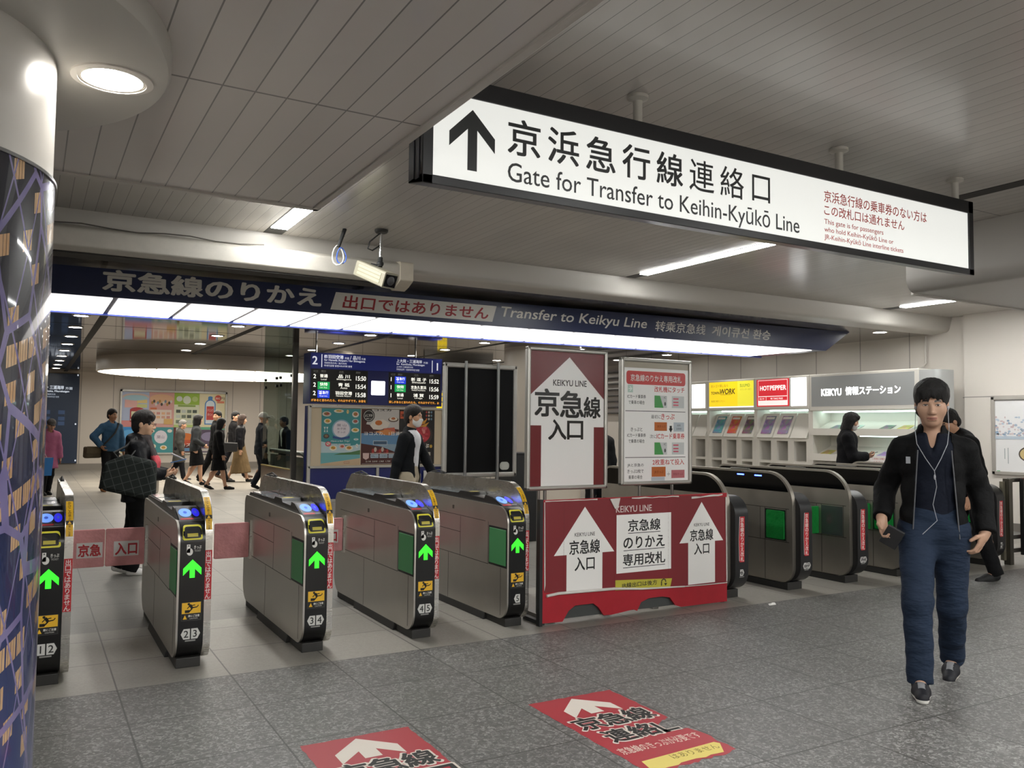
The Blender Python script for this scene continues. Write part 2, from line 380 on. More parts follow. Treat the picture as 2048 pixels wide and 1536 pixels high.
struct('trim_1', mb, mat('#b9b4ac', .4), bevel=.004)
# bulkhead on the far side, with a rolled lower edge
prof = rpoly([(7.2, ZU-.002, 0), (7.2, ZL+.005, .13), (XR, ZL+.005, 0), (XR, ZU-.002, 0)], 8)
struct('ceiling_bulkhead', MB().prism(prof, 1, -7, 4.97), mat('#bdb9b3', .38, .15), smooth=True)
struct('trim_2', MB().box(7.3, XR, 4.965, 4.99, ZL-.008, ZL+.03), mat('#c9c5bd', .4))
# beam over the gates, soffit, far ceiling
prof = rpoly([(8.16, ZU-.002, 0), (8.22, ZB+.02, .07), (8.5, ZB-.01, 0), (8.5, ZU+.05, 0), (8.16, ZU+.05, 0)], 6)
struct('ceiling_beam', MB().prism(prof, 0, X0, XR), BEAM, smooth=True)
struct('ceiling_soffit', MB().box(X0, XR, 8.48, 10.6, ZB, ZB+.1), mat('#8d8882', .16, .55, 0, .5, 'soff'))
struct('ceiling_far', MB().box(X0, XR, 10.6, YB, ZB, ZB+.1), mat('#716b65', .055, 1., 0, .5, 'mirror'))
WALL = mat('#d2cac0', .5, 0, 0, .4)
struct('wall_back', MB().box(X0, XR+.2, YB, YB+.2, 0, ZU+.1), mat('#d3c9bd', .45, 0, 0, .5, 'panels'))
mb = MB().box(XR, XR+.2, -7, YB, 0, ZU+.1); mb.box(XR-.12, XR, -7, 7.9, 0, ZU)
struct('wall_right', mb, mat('#d8d1c8', .5, 0, 0, .4, 'panels_y'))
struct('wall_left', MB().box(X0-.2, X0, -7, YB, 0, ZU+.1), WALL)
struct('wall_front', MB().box(X0, XR, -7.2, -7, 0, ZU+.1), WALL)
struct('baseboard_back', MB().box(X0, XR, YB-.03, YB, 0, .2), mat('#8c857c', .5))
struct('baseboard_right', MB().box(XR-.14, XR-.12, -7, 7.9, 0, .12), mat('#77716a', .5))
# dark frame of the opening to the left behind the pillar
# round pillar with its collar
CX, CY, CR = -.56, 3.28, .60
struct('column', MB().lathe([(CR, 0), (CR, ZL+.0)], (CX, CY, 0), 96), mat('#c9c6c0', .22, .1), smooth=True)
mb = MB().lathe([(CR-.01, 2.71), (.93, 2.71), (.965, 2.72), (.975, 2.74), (.975, ZL)], (CX-.012, CY-.015, 0), 96)
struct('column_collar', mb, mat('#b5b2ab', .4, .05), smooth=True)
wrap = thing('column_poster', 'night-view poster of lit windows and violet lattice wrapped round the white column', 'poster', (CX, CY, 0))
MB().lathe([(CR+.008, .02), (CR+.008, 2.286)], (CX, CY, 0), 128).build('printed_sheet', mat('#101020', .25, 0, 0, .5, 'night'), wrap, smooth=True)
MB().lathe([(CR, 2.286), (CR+.013, 2.286), (CR+.013, 2.297), (CR, 2.297)], (CX, CY, 0), 128).build('edge_strip', mat('#8c8c8c', .3, .8), wrap)
c = thing('downlight', 'bright round downlight set in the collar of the white column', 'ceiling light', (.213, 3.25, 2.71))
MB().lathe([(.135, 0), (.135, -.006), (.112, -.010), (.112, -.004), (.10, -.006), (.10, .0)], (.213, 3.25, 2.71), 40).build('rim', mat('#cfcac2', .4), c, smooth=True)
MB().lathe([(.0001, -.003), (.099, -.003)], (.213, 3.25, 2.71), 40).build('lens', mat('#fffaf3', .5, 0, 32), c)

# ceiling tube lamps: recessed slot with one lit length
slot = mat('#3a3835', .6); lit = mat('#fafbf9', .5, 0, STRIP)
def strip(x, y0, y1, lab, slots, wdt=.15):
    t = thing('strip_light', lab, 'ceiling light', (x, (y0+y1)/2, ZU), 'recessed strip lights in the upper ceiling')
    m = MB()
    for a, b in slots: m.box(x-wdt/2-.012, x+wdt/2+.012, a, b, ZU-.004, ZU)
    m.build('slot', slot, t); box('diffuser', lit, t, x-wdt/2, x+wdt/2, y0, y1, ZU-.009, ZU-.004)
strip(1.985, 5.6, 7.9, 'lit strip light at the corner of the lowered slatted ceiling', [(5.2, 8.15)], .155)
strip(6.37, 5.55, 7.88, 'long lit strip light passing above the white hanging sign', [(1.1, 8.14)], .12)
strip(11.3, 5.4, 7.86, 'lit strip light beside the right wall beyond the rounded bulkhead', [(5.1, 8.14)])
for i, (x, a, b) in enumerate([(6.37, -2.4, .9), (6.37, -5.8, -3.0), (4.3, -2.4, .9), (4.3, -5.8, -3.0), (2.3, -2.4, .9), (2.3, -5.8, -3.0)]):  # lamps added out of view to brighten upright faces in the front hall
    strip(x, a, b, '%s added strip light over the open hall, unseen behind the viewer' % ordinal(i), [(a-.1, b+.1)] if x < 6 else [(a, b)])
def fill_strip_low(x, a, b, lab, z=ZL):  # added fill lamps, all out of view, in the lowered ceilings
    t = thing('strip_light', lab, 'ceiling light', (x, (a+b)/2, z), 'added strip lights in the lowered ceilings')
    MB().box(x-.09, x+.09, a-.1, b+.1, z-.004, z).build('slot', slot, t); box('diffuser', lit, t, x-.075, x+.075, a, b, z-.02, z-.004)
fill_strip_low(-3.2, 1.0, 3.4, 'added unseen strip light in the lowered ceiling on the far side of the column')
fill_strip_low(-1.2, -5, -2.6, 'added unseen strip light in the lowered ceiling behind the viewer')
fill_strip_low(-3.2, -3.0, -.6, 'added unseen strip light in the lowered ceiling far to the side behind the viewer')
fill_strip_low(-.6, -1.9, .2, 'added unseen strip light in the lowered ceiling overhead')
fill_strip_low(10.0, -.5, 1.9, 'added unseen strip light under the bulkhead ceiling near the right wall', ZL-.02)
fill_strip_low(10.0, -5, -2.6, 'added unseen strip light under the bulkhead ceiling behind the viewer', ZL-.02)

# recessed downlights of the far hall
dl_rim = MB().lathe([(.125, 0), (.125, -.008), (.10, -.012), (.098, 0)], (0, 0, 0), 24).build('rim', mat('#c8c4bc', .4), None, smooth=True)
dl_lens = MB().lathe([(.0001, -.004), (.099, -.004)], (0, 0, 0), 24).build('lens', mat('#fffdf8', .5, 0, DOWN), None)
rowname = ['beside the column', 'left of the oval light', 'over the elevator board', 'above the black board', 'above the poster boards', 'along the right wall']
first = True
for r, x in enumerate([.61, 2.905, 5.19, 7.49, 9.70, 11.96]):
    for i in range(9):
        y = 14.06+1.755*i
        if r == 5: y = 8.74+1.755*i
        if y > 28.5: continue
        if r == 1 and i > 4 or r in (2,) and i == 1 and False: pass
        if r in (1, 2) and i in (4, 5, 6, 7) and abs((x-4.6)/3.3)**2+abs((y-22.7)/2.6)**2 < 1: continue
        t = thing('downlight', '%s round downlight from the blue sign, in the row %s' % (ordinal(i), rowname[r]), 'ceiling light', (x, y, ZB), 'recessed downlights in the far hall')
        for p in (dl_rim, dl_lens):
            if first: q = p
            else: q = p.copy(); COL.objects.link(q)
            q.parent = t
        first = False
for k in range(5): struct('trim_%d' % (3+k), MB().box(.86+2.31*k, .97+2.31*k, 10.6, YB, ZB-.004, ZB+.02), mat('#0c0b0a', .7))
mb = MB()
for y in (12.9, 15.3, 17.7, 20.1, 24.9, 27.3): mb.box(X0, XR, y, y+.012, ZB-.002, ZB+.01)
struct('trim_8', mb, mat('#2b2824', .6))
# oval luminous drum
d = thing('oval_ceiling_light', 'large oval luminous drum hanging from the far ceiling', 'ceiling light', (4.6, 22.7, ZB))
MB().lathe([(.99, 0), (1, .02), (1, .35)], (4.6, 22.7, 2.75), 72, 3.25, 2.55).build('drum', mat('#c2b8aa', .4), d, smooth=True)
mb = MB().use(mat('#fff8ea', .5, 0, 2.2)); mb.lathe([(.0001, .004), (.985, .004)], (4.6, 22.7, 2.75), 72, 3.25, 2.55); mb.build('diffuser', None, d)
mb = MB()
for k in range(-2, 3):
    hy = 2.55*math.sqrt(max(0, 1-(k*1.05/3.25)**2)); mb.box(4.6+k*1.05-.012, 4.6+k*1.05+.012, 22.7-hy*.98, 22.7+hy*.98, 2.745, 2.755)
mb.build('ribs', mat('#8d8578', .5), d)
struct('trim_9', MB().box(9.6, 11.8, 21.6, 21.7, 2.52, ZB), mat('#4a463f', .6))  # added board, meant to block the yellow sign's reflection in the ceiling
# round light column behind the boards
struct('wall_column', MB().lathe([(.80, 0), (.80, ZB)], (9.15, 14.6, 0), 64), mat('#cfc6b8', .35), smooth=True)


# ================================================================ blue overhead sign with its luminous underside
BS = thing('overhead_sign', 'long dark blue overhead sign with white lettering above the gates', 'sign', (5.8, 9.04, ZB))
prof = [(0.1, 2.739), (11.02, 2.739), (11.60, 3.076), (0.1, 3.019)]
MB().prism(prof, 1, 9.04, 10.45).build('sign_body', mat('#1a2549', .35), BS)
mb = MB().use(mat('#fffaf4', .5, 0, LBOX))
xs = [.10]+[.69+.685*k for k in range(15)]+[10.75]
for u, v in zip(xs[:-1], xs[1:]): mb.box(u+.026, v-.026, 9.07, 10.38, 2.731, 2.736)
mb.build('light_panel', None, BS)
MB().box(.1, 11.0, 10.38, 10.45, 2.714, 2.739).build('edge_rail', mat('#3a50b0', .3), BS)
mb = MB()
for x in (.6, 3.4, 6.2, 9.0): mb.box(x, x+.05, 9.6, 9.9, 3.0, ZB-.03)
mb.build('hanger', MATTE, BS)
gl = '#d2cfc8'
def bart():
    A = Art((0, 9.04, 2.739)); A.rough = .5; return A
A = bart(); A.text('京急線のりかえ', .575, .07, 2.17, .20, gl, 2, .036)
A.build('lettering', BS); A = bart(); A.text('Transfer to Keikyu Line', 5.05, .085, 2.31, .17, gl, 2, .012, .22)
A.build('lettering', BS); A = bart(); A.text('转乘京急线', 7.51, .10, .93, .145, gl, 2, .012, .15)
A.build('lettering', BS); A = bart(); A.text('게이큐선 환승', 8.57, .10, 1.2, .145, gl, 2, .02, .15)
A.build('lettering', BS)
A = bart(); A.poly([(2.86, .05), (4.92, .05), (4.98, .25), (2.92, .25)], '#dedad2', 1)
A.text('出口ではありません', 3.0, .075, 1.86, .15, '#a0262c', 2, .022, .12); A.build('not_an_exit_plate', BS)
BS.rotation_euler.y = math.radians(-.24)
# old shutter case in front of the beam
sh = thing('shutter_case', 'grimy white roller shutter case in front of the beam above the blue sign', 'shutter case', (1.7, 8.05, 3.0))
prof = rpoly([(7.98, 2.945, .02), (7.91, 2.98, .02), (7.90, 3.13, .03), (8.0, 3.175, .03), (8.18, 3.18, 0), (8.18, 2.945, 0)], 4)
MB().prism(prof, 0, X0, 3.32).build('case', mat('#b3aea4', .45, .1, 0, .5, 'rough'), sh, smooth=True)
MB().prism([(8.0, 2.946), (8.2, 2.946), (8.2, 2.925), (8.0, 2.93)], 0, X0, 3.05).build('slot_cover', mat('#211e1a', .7), sh)
MB().prism(rpoly([(7.88, 2.97, .02), (7.88, 3.16, .03), (8.16, 3.20, 0), (8.16, 2.88, .05), (8.0, 2.92, .03)], 4), 0, 3.22, 3.36).build('end_cap', mat('#c2b9a8', .6, 0, 0, .5, 'rough'), sh)
mb = MB(); mb.tube([(0.1+.22*i, 7.955, 3.172+.014*math.sin(i*1.7)) for i in range(9)], .006, 6)
mb.build('cable', mat('#55504a', .6), sh, smooth=True)
# camera and loose cable
cc = thing('security_camera', 'boxy white security camera hanging from the upper ceiling on a short pole', 'camera', (2.84, 7.45, ZU))
MB().lathe([(.0001, -.03), (.055, -.03), (.065, -.015), (.065, 0)], (2.84, 7.45, ZU), 20).build('ceiling_mount', mat('#26241f', .5), cc, smooth=True)
MB().tube([(2.84, 7.45, 3.33), (2.835, 7.45, 3.06)], .014, 10).build('pole', CHROME, cc, smooth=True)
mb = MB(); mb.tube([(2.835, 7.45, 3.08), (2.825, 7.43, 2.99)], .024, 8); mb.ell((2.83, 7.44, 3.02), (.035, .035, .03)); mb.tube([(2.76, 7.5, 3.02), (2.83, 7.44, 3.0)], .012, 6); mb.build('bracket', MATTE, cc, smooth=True)
ch = thing('tmp', '', '')
M3 = Matrix.Translation((2.79, 7.40, 2.90)) @ Matrix.Rotation(math.radians(22), 4, 'Z') @ Matrix.Rotation(math.radians(22), 4, 'X')
bpy.data.objects.remove(ch)
def xf(mb, M): mb.v = [tuple(M @ Vector(v)) for v in mb.v]; return mb
xf(MB().prism(rpoly([(-.085, -.075, .012), (.085, -.075, .012), (.085, .075, .02), (-.085, .075, .02)], 3), 1, -.19, .24), M3).build('housing', mat('#98927f', .5, 0, 0, .5, 'rough'), cc, bevel=.003)
xf(MB().box(-.07, .07, -.194, -.188, -.06, .055), M3).build('front_window', mat('#1a1a1c', .1), cc)
xf(MB().lathe([(.0001, .012), (.034, .012), (.044, .004), (.044, 0)], (0, 0, 0), 24), M3 @ Matrix.Translation((0, -.194, 0)) @ Matrix.Rotation(math.pi/2, 4, 'X')).build('lens', mat('#4b4b4d', .15, .3), cc, smooth=True)
mb = MB()
for z in (-.035, .0, .035): mb.box(-.089, -.085, -.14, .19, z-.011, z+.011)
xf(mb, M3).build('side_ribs', mat('#b9b695', .5), cc)
mb = MB().tube([(2.82, 7.44, 3.31), (2.72, 7.43, 3.22), (2.70, 7.43, 3.15), (2.75, 7.44, 3.14), (2.83, 7.45, 3.20)], .007, 6); mb.build('cord', MATTE, cc, smooth=True)
lc = thing('loose_cable', 'coil of loose white and blue cable dangling from the ceiling beside the camera', 'cable', (2.53, 7.6, ZU))
MB().tube([(2.53, 7.6, ZU), (2.50, 7.6, 3.26), (2.47, 7.6, 3.17)], .02, 8, r1=.016).build('sleeve', MATTE, lc, smooth=True)
for nm, col, dx, r in (('white_cord', '#d9d9d4', -.012, .055), ('blue_cord', '#3a63c8', .022, .045)):
    MB().tube([(2.48+dx+r*math.cos(a), 7.6+.02*math.sin(2*a), 3.09+1.7*r*math.sin(a)) for a in [i*.5 for i in range(14)]], .006, 6).build(nm, mat(col, .4), lc, smooth=True)

# ================================================================ white hanging direction sign
hs = thing('hanging_sign', 'long white hanging direction sign with a dark arrow and black frame', 'sign', (3.8, 3.6, ZU))
sx0, sx1, sz0, sz1, sy = 1.555, 5.955, 2.627, 3.172, 3.56
mb = MB()
mb.prism([(sy, sz0), (sy+.17, sz0+.035), (sy+.17, sz0+.06), (sy, sz0+.045)], 0, sx0, sx1); mb.box(sx0, sx1, sy, sy+.17, sz1-.09, sz1)
mb.prism([(sy, sz0), (sy+.17, sz0+.035), (sy+.17, sz1), (sy, sz1)], 0, sx0, sx0+.055); mb.prism([(sy, sz0), (sy+.17, sz0+.035), (sy+.17, sz1), (sy, sz1)], 0, sx1-.06, sx1)
mb.box(sx0, sx1, sy+.15, sy+.17, sz0+.036, sz1)
mb.build('frame', mat('#17171a', .3), hs, bevel=.004)
mb = MB()
for x in (sx0-.004,): mb.box(x, x+.004, sy+.035, sy+.075, sz0+.03, sz1-.01); mb.box(x, x+.004, sy+.095, sy+.155, sz0+.04, sz1-.01)
mb.build('end_plate', mat('#33353a', .35), hs)
box('face_panel', mat('#dfe0dc', .14, 0, .28), hs, sx0+.05, sx1-.055, sy+.008, sy+.02, sz0+.04, sz1-.085)  # faint emission brightens the unlit face in place of reflected light
A = Art((0, sy+.008, 0)); A.rough = .3
ink = '#2b2d2d'
A.arrow(1.82, 2.876, .25, .302, .052, ink, 2)
A.build('arrow', hs); A = Art((0, sy+.008, 0)); A.rough = .3
for i, ch_ in enumerate('京浜急行線連絡口'):
    q = .150 if ch_ == '口' else .188; A.text(ch_, 2.02+i*.2385+(.188-q)/2, 2.848 if ch_ != '口' else 2.858, q, .182 if ch_ != '口' else .158, ink, 2, .016 if i < 5 else .005)
A.text('Gate for Transfer to Keihin-Kyūkō Line', 2.02, 2.677, 2.095, .132, ink, 2, .004)
A.build('lettering', hs); A = Art((0, sy+.008, 0)); A.rough = .3
red = '#c2524c'
A.text('京浜急行線の乗車券のない方は', 4.345, 2.943, 1.06, .075, red, 2, .01)
A.text('この改札口は通れません', 4.345, 2.857, .81, .068, red, 2, .01)
A.text('This gate is for passengers', 4.345, 2.790, .585, .042, red, 2, .006)
A.text('who hold Keihin-Kyūkō Line or', 4.345, 2.740, .69, .042, red, 2, .006)
A.text('JR-Keihin-Kyūkō Line interline tickets', 4.345, 2.692, .795, .042, red, 2, .006)
A.build('notice', hs)
for x in (2.90, 4.59, 5.87):
    MB().lathe([(.06, 0), (.06, -.018), (.028, -.03), (.026, -.05), (.026, sz1-ZU)][::-1], (x, sy+.085, ZU), 16).build('hanger', mat('#c5c1b8', .4), hs, smooth=True)

# ================================================================ ticket gates (local frame: x across, y away from the viewer, origin at the front lower left)
GREEN = mat('#35f02c', .4, 0, .45); YEL = mat('#d9cf3a', .45); REDL = mat('#b8242c', .45)
def bx(n, m, p, *b, bevel=0): return MB().box(*b).build(n, m, p, False, False, bevel)
def caution(A, x, y, w, h):
    A.rect(x-.003, y-.003, w+.006, h+.006, '#3c3c3a', 1); A.rect(x, y+h*.38, w, h*.62, '#e3b22a', 2)
    A.rect(x, y, w, h*.38, '#101010', 2)
    u = lambda px, py: (x+px*w, y+h*(.38+.62*py))
    for a, b, t in (((.42, .80), (.55, .45), .14), ((.55, .45), (.36, .12), .07), ((.55, .5), (.80, .55), .06), ((.80, .55), (.88, .72), .05), ((.45, .7), (.70, .75), .05), ((.42, .7), (.28, .45), .05)):
        d = Vector(u(*b))-Vector(u(*a)); n = Vector((-d.y, d.x)).normalized()*t*w*.5
        A.poly([Vector(u(*a))+n, Vector(u(*a))-n, Vector(u(*b))-n, Vector(u(*b))+n], '#111111', 3)
    A.ell(*u(.36, .86), w*.07, w*.07, '#111111', 3, 10); A.rect(x+.16*w, y+h*.42, w*.24, h*.16, '#111111', 3)
    A.poly([(x+.06*w, y+h*.06), (x+.28*w, y+h*.06), (x+.17*w, y+h*.30)], '#e3b22a', 3)
    A.text('扉にご注意', x+.34*w, y+h*.17, w*.6, h*.13, '#e8e6e0', 3, .02); A.text('CAUTION', x+.42*w, y+h*.05, w*.42, h*.07, '#cfcdc8', 3)
def hexes(A, cx, y, nums, s=1.0, c='#c9c8c4'):
    w, h = .052*s, .062*s
    for k, n in enumerate(nums):
        left = (k == 0 and len(nums) > 1) or (len(nums) == 1 and n in (5,))
        x = cx-w*1.06 if (k == 0 and len(nums) > 1) else (cx+.004 if len(nums) > 1 else cx-w/2)
        if left: p = [(x, y+h/2), (x+w*.3, y), (x+w, y), (x+w, y+h), (x+w*.3, y+h)]
        else: p = [(x, y), (x+w*.7, y), (x+w, y+h/2), (x+w*.7, y+h), (x, y+h)]
        A.poly(p, c, 1); A.ctext(str(n), x+w*(.58 if left else .42), y+h*.17, 0, h*.66, '#1a1a1a', 2, .012)
    A.rect(cx-.03*s, y-.014*s, .06*s, .009*s, '#8d8c88', 1)
BODY = rpoly([(0, .055, .13), (0, .885, .13), (1.745, .905, .08), (1.745, .055, .14)], 8)
HOOD = rpoly([(.03, .04, .11), (.03, 1.058, .27), (1.80, 1.058, .10), (1.95, .93, .06), (1.93, .04, .11)], 9)
def edge_fn(prof, x0):       # maps (u, z) on the front-facing edge of a YZ outline
    pts = [p for p in prof]
    def fn(x, z, l):
        best = 0; 
        zs = [(p[1], p[0]) for p in pts if p[0] < .34]
        zs.sort()
        y = zs[-1][1]
        for (za, ya), (zb, yb) in zip(zs[:-1], zs[1:]):
            if za <= z <= zb: y = ya+(yb-ya)*(z-za)/max(zb-za, 1e-6); break
        if z < zs[0][0]: y = zs[0][1]
        return Vector((x0+x, y-l-.0004, z+l*.4))
    return fn
def gate(x, nums, label, pink=None, pinktext=None, leftleaf=None):
    g = thing('ticket_gate', label, 'ticket gate', (x, 5.40, 0), 'ticket gates with green arrows')
    MB().prism(BODY, 0, 0, .012).build('side_panel', STEEL, g, False, True, .0)
    MB().prism(BODY, 0, .012, .158).build('front_panel', BLACK, g, False, True)
    head = rpoly([(.035, .80, 0), (.10, .875, .02), (.30, .945, .02), (.38, .952, .01), (.40, .925, .01), (.62, .93, .01), (.64, .955, .01), (.82, .955, .02), (.86, .935, .01), (1.62, .93, .03), (1.72, .86, .02), (1.70, .80, 0)], 4)
    MB().prism(head, 0, .014, .156).build('top_deck', mat('#19191a', .32), g, False, True)
    MB().prism(HOOD, 0, .160, .205).build('hood', STEEL2, g, False, True, .0)
    mb = MB().box(.013, .155, .05, 1.68, 0, .06); mb.prism([(-.012, 0), (.02, 0), (.02, .055), (0, .055)], 1, .35, 1.2); mb.build('plinth', RUBBER, g, False, False, .004)
    # side panel joints, lock, pocket for the folded flap
    mb = MB()
    for a, b in (((.35, .752), (1.60, .76)), ((.30, .43), (1.742, .435)), ((.78, .62), (1.45, .625))): mb.prism([(a[0], a[1]), (b[0], b[1]), (b[0], b[1]+.004), (a[0], a[1]+.004)], 0, -.0008, .001)
    for y, a, b in ((.30, .43, .755), (.78, .43, .75), (1.0, .06, .43), (.10, .08, .43)): mb.box(-.0008, .001, y, y+.004, a, b)
    mb.build('panel_joints', mat('#2a2825', .6), g, False)
    mb = MB().box(-.003, .001, .90, .93, .80, .83); mb.build('lock_plate', mat('#6e6a64', .3, .9), g, False)
    bx('flap_pocket', mat('#101312', .5), g, -.001, .002, .008, .29, .435, .73)
    bx('folded_flap', mat('#3a7d4b', .5), g, -.006, .0, .02, .275, .45, .715, bevel=.004)
    # slot, reader, lit arrow
    f = edge_fn(BODY, 0)
    def front(nm, fill, step=.0008):
        A = Art((0, 0, 0), step=step, fn=f); fill(A); return A.build(nm, g, False)
    def slotf(A):
        A.poly(rpoly([(.024, .775, .012), (.142, .775, .012), (.135, .862, .016), (.031, .862, .016)], 3), '#d8d040', 3)
        A.poly(rpoly([(.034, .785, .01), (.132, .785, .01), (.126, .852, .012), (.040, .852, .012)], 3), '#101010', 4)
        A.rect(.052, .793, .062, .020, '#b5a83a', 5)
    front('ticket_slot', slotf, .0015)
    def tick(A):
        A.text('きっぷ', .092, .722, .042, .020, '#d8d6d0', 1, .02); A.text('TICKET', .094, .705, .038, .011, '#b9b7b2', 1)
        A.rect(.050, .70, .020, .05, '#d9d7d2', 1); A.ell(.068, .705, .018, .022, '#d9d7d2', 1); A.poly([(.060, .748), (.055, .738), (.065, .738)], '#333333', 2)
    front('ticket_label', tick)
    A = Art((0, 0, 0), fn=f); A.arrow(.085, .603, .105, .110, .030, GREEN, 2); A.build('arrow_display', g, False)
    A = Art((0, 0, 0), fn=f); caution(A, .032, .295, .108, .105); A.build('caution_sticker', g, False)
    A = Art((0, 0, 0), fn=f); hexes(A, .085, .182, nums); A.build('number_plate', g, False)
    top = Vector((0, .107, .883)); d = Vector((0, .20, .07)).normalized()
    for nm, cx, rx, col, e in (('card_reader', .066, .038, '#6f9bff', .3), ('card_reader', .128, .022, '#2b2be8', .25)):
        A = Art(top, (1, 0, 0), d, .002); A.rect(cx-rx-.008, .0, 2*rx+.016, .2, '#26262a' if rx < .03 else '#55565c', 0)
        A.ell(cx, .115, rx, .062, mat(col, .3, 0, e), 1, 24); A.ell(cx, .115, rx*.3, .02, mat('#4a6fd8', .3, 0, e*.4), 2, 12)
        A.rect(cx-rx, .012, 2*rx, .022, '#b8313a' if rx > .03 else '#5a5a66', 1); A.build(nm, g, False)
    for y in (.92, 1.27): bx('top_glass', mat('#6d7478', .12, 0, 0, .8), g, .024, .15, y, y+.31, .928, .938, bevel=.003)
    A = Art((.03, .655, .9555), (1, 0, 0), (0, 1, 0)); A.rect(0, 0, .08, .05, '#c9b93a', 1); A.build('top_label', g, False)
    # hood labels
    h = edge_fn(HOOD, .160)
    A = Art((0, 0, 0), fn=h); A.rect(.004, .83, .037, .19, '#d9a91e', 1); A.vtext('かけこみ禁止', .0225, 1.018, .024, .0165, '#4a3512', 2, .01)
    A.rect(.004, .895, .037, .022, '#1a1a1a', 2); A.poly([(.012, .898), (.033, .898), (.0225, .915)], '#e3b22a', 3); A.vtext('扉にご注意', .0225, .893, .022, .0125, '#4a3512', 2, .01); A.build('warning_label', g, False)
    A = Art((0, 0, 0), fn=h); A.rect(.001, .405, .043, .30, '#b8242c', 1); A.vtext('出口ではありません', .0225, .70, .034, .0325, '#e9e2de', 2, .015); A.build('exit_label', g, False)
    mb = MB().box(.172, .196, 1.5, 1.75, 1.058, 1.068); mb.tube([(.184, 1.45, 1.065), (.184, 1.6, 1.085), (.184, 1.78, 1.06)], .006, 6); mb.build('sensor_bar', MATTE, g, False)
    # swing flaps closed across the lanes
    def leaf(x0, x1, txt, post):
        o = MB().prism(rpoly([(x0, .425, .01), (x1, .425, .01), (x1, .70, .01), (x0, .70, .01)], 3), 1, 1.475, 1.50).build('lane_flap', mat('#c58a8b', .55, 0, 0, .3, 'fabric'), g, False, False, .006)
        if txt:
            A = Art((min(x0, x1), 1.4745, .425)); A.rect(.055, .07, .17, .11, '#c9c5c3', 1); A.text(txt, .067, .082, .146, .085, '#a8202a', 2, .035); A.build('flap_label', o, False)
        box('flap_hinge', STEEL2, g, post, post+.018, 1.465, 1.51, .41, .715, world=False)
    if pink: leaf(*pink, pinktext, -.018)
    if leftleaf: leaf(.235, .475, leftleaf, .207)
    return g
gate(.035, (1, 2), 'ticket gate numbered 1 and 2, half hidden behind the wrapped column', None, None, '京急')
gate(.80, (2, 3), 'ticket gate numbered 2 and 3', (-.285, -.02), '入口', None)
gate(1.57, (3, 4), 'ticket gate numbered 3 and 4', (-.285, -.02), None, '京急')
gate(2.345, (4, 5), 'ticket gate numbered 4 and 5', (-.285, -.02), '入口', '京急')
gate(3.09, (5,), 'ticket gate numbered 5 beside the red barrier board', (-.262, -.02), '入口')
